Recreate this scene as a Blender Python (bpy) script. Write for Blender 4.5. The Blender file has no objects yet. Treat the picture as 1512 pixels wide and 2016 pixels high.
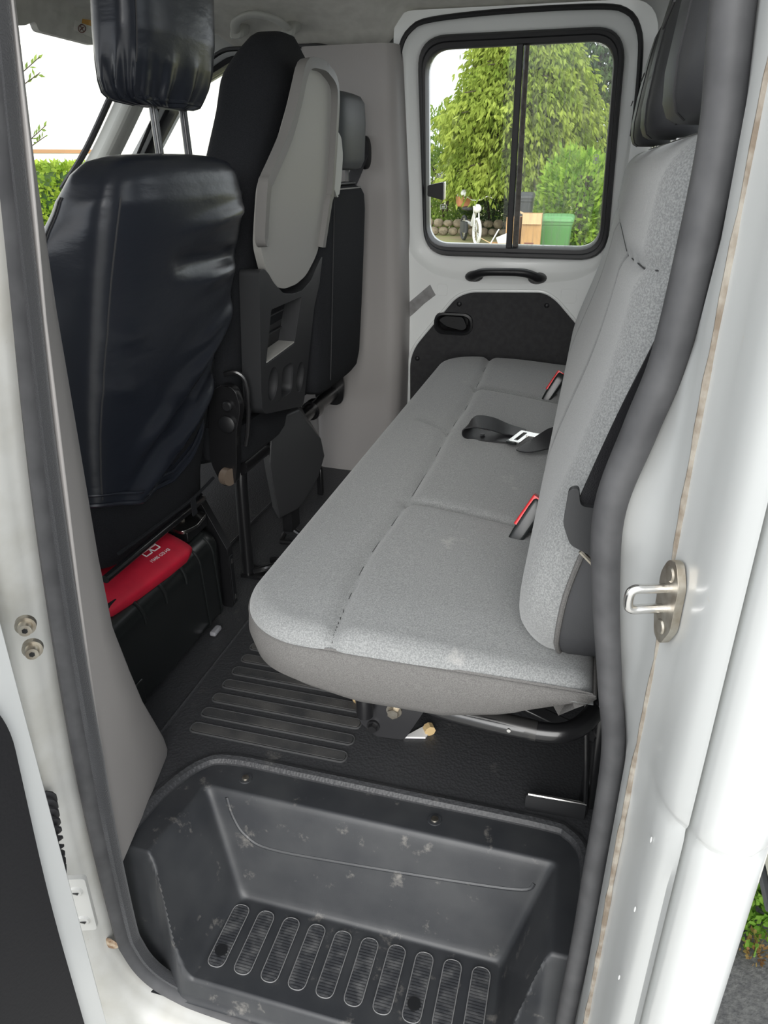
import bpy, bmesh, math, random
from mathutils import Vector, Matrix, noise
from mathutils.geometry import tessellate_polygon
random.seed(7)
scene = bpy.context.scene
col = scene.collection
PI = math.pi

# ------------------------------------------------------------------ camera
cam_d = bpy.data.cameras.new('camera')
cam_d.sensor_fit = 'VERTICAL'
cam_d.sensor_height = 24.0
cam_d.lens = 24.0 * 1450.0 / 2016.0
cam_d.clip_start = 0.02
cam_d.clip_end = 300
cam = bpy.data.objects.new('camera', cam_d)
col.objects.link(cam)
pt_, yw_ = math.radians(25.3), math.radians(15.3)
r_ = Vector((math.cos(yw_), math.sin(yw_), 0))
f_ = Vector((-math.sin(yw_) * math.cos(pt_), math.cos(yw_) * math.cos(pt_), -math.sin(pt_)))
u_ = r_.cross(f_)
cam.matrix_world = Matrix(((r_.x, u_.x, -f_.x, 0), (r_.y, u_.y, -f_.y, 0), (r_.z, u_.z, -f_.z, 1.0), (0, 0, 0, 1)))
scene.camera = cam

# ------------------------------------------------------------------ world: bright overcast sky, soft low sun angled in to brighten the cab
world = bpy.data.worlds.new('overcast_sky')
scene.world = world
world.use_nodes = True
wn = world.node_tree
wn.nodes.clear()
w_out = wn.nodes.new('ShaderNodeOutputWorld')
w_bg = wn.nodes.new('ShaderNodeBackground')
w_tc = wn.nodes.new('ShaderNodeTexCoord')
w_ns = wn.nodes.new('ShaderNodeTexNoise')
w_ns.inputs['Scale'].default_value = 2.2
w_ns.inputs['Detail'].default_value = 5
w_rp = wn.nodes.new('ShaderNodeValToRGB')
w_rp.color_ramp.elements[0].position = 0.3
w_rp.color_ramp.elements[0].color = (0.78, 0.86, 0.98, 1)
w_rp.color_ramp.elements[1].position = 0.65
w_rp.color_ramp.elements[1].color = (1.0, 1.0, 1.0, 1)
wn.links.new(w_tc.outputs['Generated'], w_ns.inputs['Vector'])
wn.links.new(w_ns.outputs['Fac'], w_rp.inputs['Fac'])
wn.links.new(w_rp.outputs['Color'], w_bg.inputs['Color'])
w_bg.inputs['Strength'].default_value = 1.6
wn.links.new(w_bg.outputs['Background'], w_out.inputs['Surface'])

sun_d = bpy.data.lights.new('sun', 'SUN')
sun_d.energy = 2.6
sun_d.angle = math.radians(50)
sun_d.color = (1.0, 0.98, 0.94)
sun = bpy.data.objects.new('sun', sun_d)
col.objects.link(sun)
sun.rotation_euler = (math.radians(69), 0, math.radians(8))

vs = scene.view_settings
vs.view_transform = 'Standard'
vs.look = 'None'
vs.gamma = 1.0
vs.use_curve_mapping = False
vs.exposure = 0.38
scene.cycles.max_bounces = 16
scene.cycles.diffuse_bounces = 10
scene.cycles.transparent_max_bounces = 16

# ------------------------------------------------------------------ materials
MATS = {}


def mat(name, color, rough=0.6, metal=0.0, color2=None, cscale=40, cdetail=3, cpos=(0.35, 0.65), bump=0.0, bscale=300, bdetail=2,
        btype='noise', dist=0.002, spec=0.5, stretch=None, coat=0.0, sheen=0.0, speck=None):
    if name in MATS:
        return MATS[name]
    m = bpy.data.materials.new(name)
    MATS[name] = m
    m.use_nodes = True
    nt = m.node_tree
    b = nt.nodes['Principled BSDF']
    b.inputs['Roughness'].default_value = rough
    b.inputs['Metallic'].default_value = metal
    b.inputs['Specular IOR Level'].default_value = spec
    if coat:
        b.inputs['Coat Weight'].default_value = coat
        b.inputs['Coat Roughness'].default_value = 0.08
    if sheen:
        b.inputs['Sheen Weight'].default_value = sheen
    c = (*color, 1)
    b.inputs['Base Color'].default_value = c
    tc = nt.nodes.new('ShaderNodeTexCoord')
    vec = tc.outputs['Object']
    if stretch:
        mp = nt.nodes.new('ShaderNodeMapping')
        mp.inputs['Scale'].default_value = stretch
        nt.links.new(vec, mp.inputs['Vector'])
        vec = mp.outputs['Vector']
    last = None
    if color2:
        n = nt.nodes.new('ShaderNodeTexNoise')
        n.inputs['Scale'].default_value = cscale
        n.inputs['Detail'].default_value = cdetail
        nt.links.new(vec, n.inputs['Vector'])
        rp = nt.nodes.new('ShaderNodeValToRGB')
        rp.color_ramp.elements[0].position = cpos[0]
        rp.color_ramp.elements[0].color = c
        rp.color_ramp.elements[1].position = cpos[1]
        rp.color_ramp.elements[1].color = (*color2, 1)
        nt.links.new(n.outputs['Fac'], rp.inputs['Fac'])
        last = rp.outputs['Color']
    if speck:
        # (colour, scale, threshold): sparse marks such as dust, scuffs or stains
        n = nt.nodes.new('ShaderNodeTexNoise')
        n.inputs['Scale'].default_value = speck[1]
        n.inputs['Detail'].default_value = 6
        n.inputs['Roughness'].default_value = 0.7
        nt.links.new(vec, n.inputs['Vector'])
        rp = nt.nodes.new('ShaderNodeValToRGB')
        rp.color_ramp.elements[0].position = speck[2]
        rp.color_ramp.elements[0].color = (0, 0, 0, 1)
        rp.color_ramp.elements[1].position = min(1.0, speck[2] + 0.12)
        rp.color_ramp.elements[1].color = (1, 1, 1, 1)
        nt.links.new(n.outputs['Fac'], rp.inputs['Fac'])
        mx = nt.nodes.new('ShaderNodeMix')
        mx.data_type = 'RGBA'
        nt.links.new(rp.outputs['Color'], mx.inputs['Factor'])
        if last:
            nt.links.new(last, mx.inputs[6])
        else:
            mx.inputs[6].default_value = c
        mx.inputs[7].default_value = (*speck[0], 1)
        last = mx.outputs[2]
    if last:
        nt.links.new(last, b.inputs['Base Color'])
    if bump:
        if btype == 'voronoi':
            n = nt.nodes.new('ShaderNodeTexVoronoi')
            n.inputs['Scale'].default_value = bscale
            o = n.outputs['Distance']
        elif btype == 'weave':
            n = nt.nodes.new('ShaderNodeTexChecker')
            n.inputs['Scale'].default_value = bscale
            o = n.outputs['Fac']
        elif btype == 'wave':
            n = nt.nodes.new('ShaderNodeTexWave')
            n.inputs['Scale'].default_value = bscale
            n.inputs['Distortion'].default_value = 2
            o = n.outputs['Fac']
        else:
            n = nt.nodes.new('ShaderNodeTexNoise')
            n.inputs['Scale'].default_value = bscale
            n.inputs['Detail'].default_value = bdetail
            o = n.outputs['Fac']
        nt.links.new(vec, n.inputs['Vector'])
        bp = nt.nodes.new('ShaderNodeBump')
        bp.inputs['Strength'].default_value = bump
        bp.inputs['Distance'].default_value = dist
        nt.links.new(o, bp.inputs['Height'])
        nt.links.new(bp.outputs['Normal'], b.inputs['Normal'])
    return m


def glass(name, tint, refl=1.0, dirt=0.0):
    m = bpy.data.materials.new(name)
    MATS[name] = m
    m.use_nodes = True
    nt = m.node_tree
    nt.nodes.clear()
    o = nt.nodes.new('ShaderNodeOutputMaterial')
    t = nt.nodes.new('ShaderNodeBsdfTransparent')
    t.inputs['Color'].default_value = (*tint, 1)
    g = nt.nodes.new('ShaderNodeBsdfGlossy')
    g.inputs['Roughness'].default_value = 0.01
    lw = nt.nodes.new('ShaderNodeLayerWeight')
    lw.inputs['Blend'].default_value = 0.5
    pw = nt.nodes.new('ShaderNodeMath')
    pw.operation = 'POWER'
    pw.inputs[1].default_value = 5.0
    fr = nt.nodes.new('ShaderNodeMath')
    fr.operation = 'MULTIPLY_ADD'
    fr.inputs[1].default_value = 0.7
    fr.inputs[2].default_value = 0.025
    nt.links.new(lw.outputs['Facing'], pw.inputs[0])
    nt.links.new(pw.outputs[0], fr.inputs[0])
    mx = nt.nodes.new('ShaderNodeMixShader')
    nt.links.new(fr.outputs[0], mx.inputs[0])
    nt.links.new(t.outputs[0], mx.inputs[1])
    nt.links.new(g.outputs[0], mx.inputs[2])
    last = mx.outputs[0]
    if dirt:
        d = nt.nodes.new('ShaderNodeBsdfDiffuse')
        d.inputs['Color'].default_value = (0.75, 0.75, 0.7, 1)
        tc = nt.nodes.new('ShaderNodeTexCoord')
        mp = nt.nodes.new('ShaderNodeMapping')
        mp.inputs['Scale'].default_value = (60, 60, 4)
        n = nt.nodes.new('ShaderNodeTexNoise')
        n.inputs['Scale'].default_value = 2
        n.inputs['Detail'].default_value = 6
        rp = nt.nodes.new('ShaderNodeMapRange')
        rp.inputs['From Min'].default_value = 0.45
        rp.inputs['From Max'].default_value = 0.8
        rp.inputs['To Min'].default_value = 0.0
        rp.inputs['To Max'].default_value = dirt
        nt.links.new(tc.outputs['Object'], mp.inputs['Vector'])
        nt.links.new(mp.outputs[0], n.inputs['Vector'])
        nt.links.new(n.outputs['Fac'], rp.inputs['Value'])
        m2 = nt.nodes.new('ShaderNodeMixShader')
        nt.links.new(rp.outputs[0], m2.inputs[0])
        nt.links.new(last, m2.inputs[1])
        nt.links.new(d.outputs[0], m2.inputs[2])
        last = m2.outputs[0]
    nt.links.new(last, o.inputs['Surface'])
    return m


M_white_dimmed = mat('white_paint_dimmed', (0.54, 0.552, 0.543), 0.32, coat=0.3, speck=((0.55, 0.50, 0.42), 26, 0.70))  # outer copy of the body white, darkened to offset strong daylight
M_white_lifted = mat('white_paint_lifted', (0.83, 0.85, 0.84), 0.3, coat=0.25)  # inner copy of the body white, lightened where little light reaches
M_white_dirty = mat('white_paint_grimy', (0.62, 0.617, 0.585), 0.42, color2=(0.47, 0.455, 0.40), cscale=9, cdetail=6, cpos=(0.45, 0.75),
                    speck=((0.30, 0.22, 0.14), 40, 0.68))  # real grime over a base darkened along with the outer white
M_sealer = mat('seam_sealer', (0.36, 0.33, 0.28), 0.85, color2=(0.20, 0.16, 0.12), cscale=60, bump=0.5, bscale=150)
M_rust = mat('rust', (0.20, 0.10, 0.045), 0.9, color2=(0.55, 0.45, 0.33), cscale=90)
M_headliner = mat('headliner_felt', (0.66, 0.65, 0.60), 0.95, color2=(0.58, 0.57, 0.525), cscale=30, bump=0.15, bscale=500, sheen=0.2)
M_trim = mat('grey_trim_plastic', (0.32, 0.305, 0.295), 0.55, bump=0.06, bscale=700, speck=((0.42, 0.41, 0.40), 35, 0.70))
M_trim2 = mat('beige_grey_plastic', (0.42, 0.425, 0.395), 0.5, bump=0.05, bscale=700)
M_seal = mat('rubber_seal', (0.050, 0.050, 0.053), 0.62, color2=(0.075, 0.075, 0.078), cscale=25)
M_fuzz = mat('flocked_strip', (0.030, 0.031, 0.034), 0.95, bump=0.5, bscale=600, sheen=0.3)
M_blk_rubber = mat('black_rubber', (0.012, 0.012, 0.014), 0.5)
M_mat = mat('pebbled_rubber_mat', (0.042, 0.043, 0.046), 0.5, bump=0.55, bscale=190, btype='voronoi', dist=0.0015,
            speck=((0.12, 0.117, 0.11), 9, 0.62))
M_rib = mat('worn_rubber_rib', (0.045, 0.046, 0.048), 0.5, color2=(0.11, 0.107, 0.102), cscale=16, cdetail=6, cpos=(0.35, 0.8), bump=0.2, bscale=300)
M_ribedge = mat('polished_rib_edge', (0.075, 0.076, 0.078), 0.35)
M_tray = mat('black_step_plastic', (0.030, 0.032, 0.036), 0.42, color2=(0.045, 0.047, 0.050), cscale=12, bump=0.06, bscale=900,
             speck=((0.17, 0.162, 0.15), 21, 0.60))
M_tread = mat('worn_tread_pad', (0.045, 0.047, 0.052), 0.45, color2=(0.15, 0.15, 0.15), cscale=50, cdetail=5, cpos=(0.45, 0.8))
M_padrim = mat('scuffed_pad_rim', (0.22, 0.22, 0.22), 0.5)
M_fabric = mat('grey_seat_cloth', (0.185, 0.191, 0.192), 0.9, color2=(0.295, 0.302, 0.298), cscale=520, cdetail=1, cpos=(0.35, 0.68), bump=0.35,
               bscale=900, dist=0.001, sheen=0.3, speck=((0.42, 0.41, 0.39), 7, 0.64))
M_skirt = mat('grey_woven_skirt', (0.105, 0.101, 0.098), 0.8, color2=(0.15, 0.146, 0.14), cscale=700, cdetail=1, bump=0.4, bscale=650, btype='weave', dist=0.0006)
M_vinyl = mat('charcoal_vinyl', (0.045, 0.046, 0.050), 0.5, bump=0.35, bscale=420, btype='weave', dist=0.0006)
M_blackcloth = mat('black_seat_cloth', (0.011, 0.012, 0.014), 0.95, color2=(0.019, 0.020, 0.023), cscale=600, bump=0.3, bscale=800, spec=0.25)
M_leather = mat('black_leatherette', (0.017, 0.020, 0.028), 0.30, bump=0.22, bscale=14, bdetail=5, dist=0.006, stretch=(1, 1, 2.6))
M_greyvinyl = mat('slate_vinyl', (0.050, 0.056, 0.060), 0.5, bump=0.1, bscale=600)
M_table = mat('grey_table_plastic', (0.37, 0.365, 0.345), 0.5, bump=0.05, bscale=500, speck=((0.28, 0.28, 0.27), 25, 0.68))
M_tablerim = mat('grey_rim_plastic', (0.26, 0.25, 0.24), 0.45)
M_plastic = mat('black_plastic', (0.012, 0.0125, 0.014), 0.45, bump=0.05, bscale=700)
M_plastic_dk = mat('dark_grey_plastic', (0.030, 0.031, 0.033), 0.42, bump=0.05, bscale=700, speck=((0.14, 0.14, 0.14), 30, 0.70))
M_gloss = mat('glossy_black_plastic', (0.014, 0.016, 0.016), 0.26, speck=((0.05, 0.05, 0.05), 45, 0.68))
M_blksteel = mat('black_painted_steel', (0.012, 0.012, 0.013), 0.28, coat=0.4)
M_tubegrey = mat('gunmetal_tube', (0.055, 0.054, 0.053), 0.3, metal=0.5, coat=0.2)
M_chrome = mat('bright_steel', (0.75, 0.74, 0.72), 0.22, metal=1.0)
M_zinc = mat('zinc_steel', (0.60, 0.57, 0.50), 0.38, metal=1.0, color2=(0.42, 0.37, 0.30), cscale=70)
M_red = mat('red_nylon', (0.62, 0.012, 0.040), 0.6, color2=(0.50, 0.010, 0.035), cscale=18, bump=0.2, bscale=60)
M_redbtn = mat('red_button', (0.75, 0.015, 0.02), 0.3)
M_print = mat('white_print', (0.80, 0.78, 0.78), 0.6)
M_card = mat('black_door_card', (0.024, 0.024, 0.026), 0.8, color2=(0.034, 0.034, 0.036), cscale=60, bump=0.25, bscale=350)
M_cardgrain = mat('scratched_black_card', (0.013, 0.013, 0.0145), 0.7, spec=0.25, bump=0.3, bscale=220, btype='noise', dist=0.001,
                  speck=((0.10, 0.10, 0.10), 14, 0.67))
M_tape = mat('grey_tape', (0.21, 0.205, 0.205), 0.6, color2=(0.28, 0.28, 0.28), cscale=40)
M_web = mat('black_webbing', (0.014, 0.014, 0.016), 0.42, bump=0.25, bscale=900)
M_stitch = mat('dark_seam_thread', (0.05, 0.05, 0.052), 0.9)
M_foam = mat('yellow_foam', (0.55, 0.40, 0.20), 0.9)
M_sticker = mat('white_sticker', (0.72, 0.70, 0.66), 0.6)
M_orange = mat('orange_print', (0.70, 0.35, 0.05), 0.6)
M_brown = mat('maroon_print', (0.18, 0.06, 0.05), 0.6)
M_glass = glass('window_glass', (0.97, 0.98, 0.97))
M_glass_d = glass('dusty_glass', (0.93, 0.95, 0.93), dirt=0.30)
M_leaf1 = mat('conifer_green', (0.16, 0.24, 0.03), 0.7, color2=(0.36, 0.44, 0.07), cscale=1.8, cdetail=5)
M_leaf2 = mat('laurel_green', (0.10, 0.24, 0.018), 0.35, color2=(0.30, 0.48, 0.05), cscale=6, cdetail=4)
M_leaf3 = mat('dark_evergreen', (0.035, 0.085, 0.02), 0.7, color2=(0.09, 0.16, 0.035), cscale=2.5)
M_leaf4 = mat('hedge_green', (0.13, 0.27, 0.02), 0.6, color2=(0.36, 0.50, 0.05), cscale=5, cdetail=4)
M_weed = mat('weed_green', (0.08, 0.20, 0.03), 0.6, color2=(0.22, 0.36, 0.06), cscale=12)
M_bark = mat('bark', (0.10, 0.075, 0.05), 0.95, color2=(0.05, 0.04, 0.03), cscale=12, bump=0.6, bscale=20, dist=0.02)
M_asphalt = mat('asphalt', (0.055, 0.055, 0.055), 0.95, color2=(0.10, 0.10, 0.095), cscale=60, cdetail=6, bump=0.6, bscale=120, dist=0.006)
M_soil = mat('gravel_soil', (0.34, 0.27, 0.17), 0.95, color2=(0.26, 0.30, 0.10), cscale=1.2, cdetail=8, bump=0.5, bscale=20, dist=0.02)
M_stone = mat('rough_stone', (0.34, 0.28, 0.20), 0.95, color2=(0.20, 0.17, 0.12), cscale=8, bump=0.8, bscale=15, dist=0.03)
M_render = mat('white_render_wall', (0.86, 0.85, 0.81), 0.9, bump=0.15, bscale=40)
M_brownband = mat('terracotta_band', (0.42, 0.24, 0.12), 0.9)
M_bingreen = mat('green_bin_plastic', (0.085, 0.235, 0.075), 0.5)
M_bingreen_d = mat('green_bin_lid', (0.10, 0.28, 0.095), 0.45)
M_binblack = mat('black_bin_plastic', (0.035, 0.038, 0.042), 0.5)
M_cardboard = mat('cardboard', (0.50, 0.30, 0.14), 0.85, color2=(0.44, 0.26, 0.12), cscale=8)
M_cardboard2 = mat('cardboard_inside', (0.60, 0.40, 0.22), 0.85)
M_paper = mat('white_paper', (0.80, 0.80, 0.80), 0.7)
M_terra = mat('terracotta_basket', (0.48, 0.20, 0.10), 0.8)
M_cream = mat('cream_panel', (0.72, 0.70, 0.60), 0.5)
M_greypipe = mat('grey_pipe', (0.45, 0.47, 0.48), 0.5)
M_darkglass = mat('dark_window_pane', (0.06, 0.07, 0.08), 0.1)


# ------------------------------------------------------------------ mesh helpers
class MB:
    def __init__(s):
        s.v = []
        s.f = []

    def add(s, vs_, fs):
        o = len(s.v)
        s.v += [tuple(p) for p in vs_]
        s.f += [tuple(i + o for i in f) for f in fs]
        return s

    def box(s, c, size, rot=None):
        hx, hy, hz = size[0] / 2, size[1] / 2, size[2] / 2
        vs_ = [Vector((x, y, z)) for z in (-hz, hz) for y in (-hy, hy) for x in (-hx, hx)]
        if rot is not None:
            vs_ = [rot @ p for p in vs_]
        c = Vector(c)
        return s.add([p + c for p in vs_], [(0, 2, 3, 1), (4, 5, 7, 6), (0, 1, 5, 4), (2, 6, 7, 3), (0, 4, 6, 2), (1, 3, 7, 5)])

    def tube(s, path, r, n=10, caps=True, closed=False):
        prof = [(math.cos(2 * PI * k / n), math.sin(2 * PI * k / n)) for k in range(n)]
        return s.sweep(path, prof, r, caps, closed)

    def sweep(s, path, prof, r=1.0, caps=True, closed=False, up=None):
        path = [Vector(p) for p in path]
        N = len(path)
        rr = r if isinstance(r, (list, tuple)) else [r] * N
        rings = []
        prev = None
        for i, p in enumerate(path):
            if closed:
                t = (path[(i + 1) % N] - path[i - 1]).normalized()
            else:
                t = (path[min(i + 1, N - 1)] - path[max(i - 1, 0)]).normalized()
            if up is not None:
                a = Vector(up)
                a = (a - t * a.dot(t)).normalized()
            elif prev is None:
                a = Vector((0, 0, 1)) if abs(t.z) < 0.9 else Vector((1, 0, 0))
                a = (a - t * a.dot(t)).normalized()
            else:
                a = (prev - t * prev.dot(t)).normalized()
            prev = a
            b = t.cross(a)
            rings.append([p + a * (q[0] * rr[i]) + b * (q[1] * rr[i]) for q in prof])
        return s.loft(rings, caps=caps, closed_path=closed)

    def loft(s, rings, caps=True, closed_path=False, closed_ring=True):
        n = len(rings[0])
        o = len(s.v)
        for rg in rings:
            s.v += [tuple(p) for p in rg]
        R = len(rings)
        for i in range(R if closed_path else R - 1):
            a, b = o + i * n, o + ((i + 1) % R) * n
            for k in range(n if closed_ring else n - 1):
                k2 = (k + 1) % n
                s.f.append((a + k, a + k2, b + k2, b + k))
        if caps and not closed_path and closed_ring:
            s.f.append(tuple(o + k for k in range(n))[::-1])
            s.f.append(tuple(o + (R - 1) * n + k for k in range(n)))
        return s

    def plate(s, outer, holes, frame, w0, w1):
        """flat plate in (u, v) with holes, from depth w0 to w1; frame(u, v, w) -> world"""
        loops = [outer] + list(holes)
        tris = tessellate_polygon([[Vector((p[0], p[1], 0)) for p in lp] for lp in loops])
        flat = [p for lp in loops for p in lp]
        o = len(s.v)
        n = len(flat)
        for w in (w0, w1):
            s.v += [tuple(frame(p[0], p[1], w)) for p in flat]
        for t in tris:
            s.f.append(tuple(o + i for i in t))
            s.f.append(tuple(o + n + i for i in reversed(t)))
        b = o
        for lp in loops:
            k = len(lp)
            for i in range(k):
                j = (i + 1) % k
                s.f.append((b + i, b + j, b + n + j, b + n + i))
            b += k
        return s

    def grid(s, fn, nu, nv):
        o = len(s.v)
        for j in range(nv + 1):
            for i in range(nu + 1):
                s.v.append(tuple(fn(i / nu, j / nv)))
        for j in range(nv):
            for i in range(nu):
                a = o + j * (nu + 1) + i
                s.f.append((a, a + 1, a + nu + 2, a + nu + 1))
        return s

    def ball(s, c, r, n=12, m=7, sx=(1, 1, 1)):
        c = Vector(c)
        rings = []
        for j in range(1, m):
            th = PI * j / m
            rings.append([c + Vector((r * sx[0] * math.sin(th) * math.cos(2 * PI * k / n), r * sx[1] * math.sin(th) * math.sin(2 * PI * k / n), r * sx[2] * math.cos(th))) for k in range(n)])
        return s.loft(rings)

    def build(s, name, m, parent=None, smooth=True, angle=35, bevel=0, bseg=2, sub=0):
        me = bpy.data.meshes.new(name)
        me.from_pydata(s.v, [], s.f)
        me.validate()
        bm = bmesh.new()
        bm.from_mesh(me)
        bmesh.ops.remove_doubles(bm, verts=bm.verts, dist=1e-6)
        bmesh.ops.recalc_face_normals(bm, faces=bm.faces)
        bm.to_mesh(me)
        bm.free()
        if smooth:
            me.shade_smooth()
            me.set_sharp_from_angle(angle=math.radians(angle))
        me.materials.append(m)
        ob = bpy.data.objects.new(name, me)
        col.objects.link(ob)
        if parent:
            ob.parent = parent
            ob.matrix_parent_inverse = parent.matrix_world.inverted()
        if bevel:
            md = ob.modifiers.new('edge', 'BEVEL')
            md.width = bevel
            md.segments = bseg
            md.limit_method = 'ANGLE'
            md.angle_limit = math.radians(40)
            md.harden_normals = False
        if sub:
            md = ob.modifiers.new('smooth', 'SUBSURF')
            md.levels = sub
            md.render_levels = sub
        return ob


def empty(name, loc):
    e = bpy.data.objects.new(name, None)
    e.location = loc
    e.empty_display_size = 0.05
    col.objects.link(e)
    e.matrix_world = Matrix.Translation(Vector(loc))
    return e


def tag(o, label, cat=None, group=None, kind=None):
    o['label'] = label
    if cat:
        o['category'] = cat
    if group:
        o['group'] = group
    if kind:
        o['kind'] = kind
    return o


def thing(name, loc, label, cat, group=None):
    return tag(empty(name, loc), label, cat, group)


def lerp(a, b, t):
    return a + (b - a) * t


def sm(t):
    t = max(0.0, min(1.0, t))
    return t * t * (3 - 2 * t)


def interp(tab, x):
    if x <= tab[0][0]:
        return tab[0][1]
    for (a, b), (c, d) in zip(tab, tab[1:]):
        if x <= c:
            return b + (d - b) * (x - a) / (c - a)
    return tab[-1][1]


def rpoly(pts, r, n=6):
    """round the corners of a 2D polygon; r a number or a list"""
    out = []
    N = len(pts)
    for i in range(N):
        p = Vector(pts[i])
        a = Vector(pts[i - 1]) - p
        b = Vector(pts[(i + 1) % N]) - p
        rr = r[i] if isinstance(r, (list, tuple)) else r
        d = min(rr, a.length * 0.49, b.length * 0.49)
        if d < 1e-5:
            out.append(tuple(p))
            continue
        p0, p1 = p + a.normalized() * d, p + b.normalized() * d
        for k in range(n + 1):
            t = k / n
            out.append(tuple((1 - t) ** 2 * p0 + 2 * t * (1 - t) * p + t * t * p1))
    return out


def rrect(x0, y0, x1, y1, r, n=6):
    return rpoly([(x0, y0), (x1, y0), (x1, y1), (x0, y1)], r, n)


def polar(poly, c, n=120):
    """resample a star-shaped polygon at n even angles round c"""
    out = []
    N = len(poly)
    for k in range(n):
        a = 2 * PI * k / n
        dx, dy = math.cos(a), math.sin(a)
        best = None
        for i in range(N):
            x1, y1 = poly[i][0] - c[0], poly[i][1] - c[1]
            x2, y2 = poly[(i + 1) % N][0] - c[0], poly[(i + 1) % N][1] - c[1]
            ex, ey = x2 - x1, y2 - y1
            den = dx * ey - dy * ex
            if abs(den) < 1e-12:
                continue
            t = (x1 * ey - y1 * ex) / den
            s_ = (x1 * dy - y1 * dx) / den
            if t > 0 and -1e-9 <= s_ <= 1 + 1e-9 and (best is None or t > best):
                best = t
        out.append((c[0] + dx * (best or 0), c[1] + dy * (best or 0)))
    return out


def smooth_path(pts, per=6, closed=False):
    """Catmull-Rom through 3D points"""
    P = [Vector(p) for p in pts]
    N = len(P)
    out = []
    for i in range(N if closed else N - 1):
        if closed:
            p0, p1, p2, p3 = P[i - 1], P[i], P[(i + 1) % N], P[(i + 2) % N]
        else:
            p0, p1, p2, p3 = P[max(i - 1, 0)], P[i], P[i + 1], P[min(i + 2, N - 1)]
        for k in range(per):
            t = k / per
            out.append(0.5 * ((2 * p1) + (p2 - p0) * t + (2 * p0 - 5 * p1 + 4 * p2 - p3) * t * t + (3 * p1 - p0 - 3 * p2 + p3) * t ** 3))
    if not closed:
        out.append(P[-1])
    return out


def superring(c, ax, ay, hx, hy, e=4, n=48):
    """superellipse ring in the plane of ax, ay"""
    c, ax, ay = Vector(c), Vector(ax), Vector(ay)
    out = []
    for k in range(n):
        a = 2 * PI * k / n
        ca, sa = math.cos(a), math.sin(a)
        out.append(c + ax * (hx * math.copysign(abs(ca) ** (2 / e), ca)) + ay * (hy * math.copysign(abs(sa) ** (2 / e), sa)))
    return out


XY = lambda z0=0: (lambda u, v, w: (u, v, z0 + w))
XZ = lambda y0=0: (lambda u, v, w: (u, y0 + w, v))
YZ = lambda x0=0: (lambda u, v, w: (x0 + w, u, v))

# frame of the far side wall (slight tumblehome)
W_O, W_H = Vector((0, 2.47, 0.3)), Vector((0, -0.08, 1)).normalized()
W_N = Vector((0, 1, 0.08)).normalized()


def FW(x, h, off=0.0):
    return W_O + Vector((x, 0, 0)) + W_H * h + W_N * off

# ================================================================== STRUCTURE
# ---- floor: pebbled rubber mat with a cut-out for the step
fl_out = [(-2.0, 0.70), (-0.655, 0.70), (-0.645, 0.76)] + [(-0.635, 0.83), (-0.615, 0.885), (-0.585, 0.918), (-0.545, 0.935)] + \
    [(0.03, 0.935), (0.065, 0.925), (0.09, 0.90), (0.10, 0.86), (0.10, 0.70), (0.235, 0.70), (0.235, 2.42), (-2.0, 2.42)]
mb = MB()
mb.plate(fl_out, [], XY(0), -0.02, 0.0)
floor = tag(mb.build('floor', M_mat), 'black pebbled rubber floor mat of the crew cab', kind='structure')
lip = smooth_path([(x, y, -0.006) for x, y in [(-0.645, 0.72), (-0.642, 0.77), (-0.63, 0.84), (-0.60, 0.905), (-0.55, 0.932), (-0.4, 0.935), (-0.2, 0.935), (0.02, 0.935), (0.065, 0.925), (0.092, 0.89), (0.098, 0.82), (0.098, 0.74)]], 8)
mb = MB()
mb.tube(lip, 0.013, 10)
mb.build('mat_lip', M_mat, floor)
mb = MB()
mb.tube([(-0.712, 0.95, 0.0), (-0.712, 1.55, 0.0), (-0.712, 2.28, 0.0)], 0.004, 8)
mb.build('mat_ridge', M_mat, floor)
mb = MB()
mb.tube([(-0.93, 1.45, 0.0), (-0.93, 2.28, 0.0)], 0.005, 8)
mb.build('mat_ridge', M_mat, floor)
# ribs: long rounded pads, each ringed by a fine raised border
rib_src = None
for k in range(13):
    yy = 0.988 + 0.0462 * k
    m1 = MB()
    m1.plate(rrect(-0.66, yy - 0.0105, -0.345, yy + 0.0105, 0.0104, 6), [], XY(0), -0.001, 0.0035)
    rb = m1.build('rib', M_rib, floor, bevel=0.0012)
    m2 = MB()
    rg = rrect(-0.6625, yy - 0.0135, -0.3425, yy + 0.0135, 0.0134, 6)
    m2.tube([(p[0], p[1], 0.0012) for p in rg], 0.0020, 6, closed=True)
    m2.build('rib_border', M_ribedge, rb)

# ---- moulded step tray (a lift-out plastic moulding)
step = thing('step_tray', (-0.27, 0.8, -0.21), 'black moulded plastic step tray with ridged tread pads in the doorway', 'step tray')


def tray_z(x, y):
    xl = lerp(-0.585, -0.565, sm((y - 0.70) / 0.15))
    tl = (x - xl) / 0.075
    tr = (0.045 - x) / 0.062
    tf = (0.862 - y) / 0.047
    k = 0.22

    def smin(a, b):
        h = max(k - abs(a - b), 0) / k
        return min(a, b) - h * h * k * 0.25
    t = smin(smin(tl, tr), tf)
    t = max(-0.2, min(1.25, t))
    # rounded top and bottom edges on a straight wall
    if t < 0.12:
        q = max(0.0, t + 0.12) / 0.24
        g = 0.12 * q * q
    elif t > 0.88:
        q = max(0.0, 1.12 - t) / 0.24
        g = 1 - 0.12 * q * q
    else:
        g = t
    z = -0.006 - 0.2 * g
    # shallow pressed ledge on the long wall
    zf = -0.006 - 0.25 * sm((lerp(0.712, 0.674, sm((t + 0.05) / 0.9)) - y) / 0.03)
    return min(z, zf)


NX, NY = 245, 96


def tray_fn(u, v):
    x, y = lerp(-0.675, 0.115, u), lerp(0.642, 0.95, v)
    return (x, y, tray_z(x, y))


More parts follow.
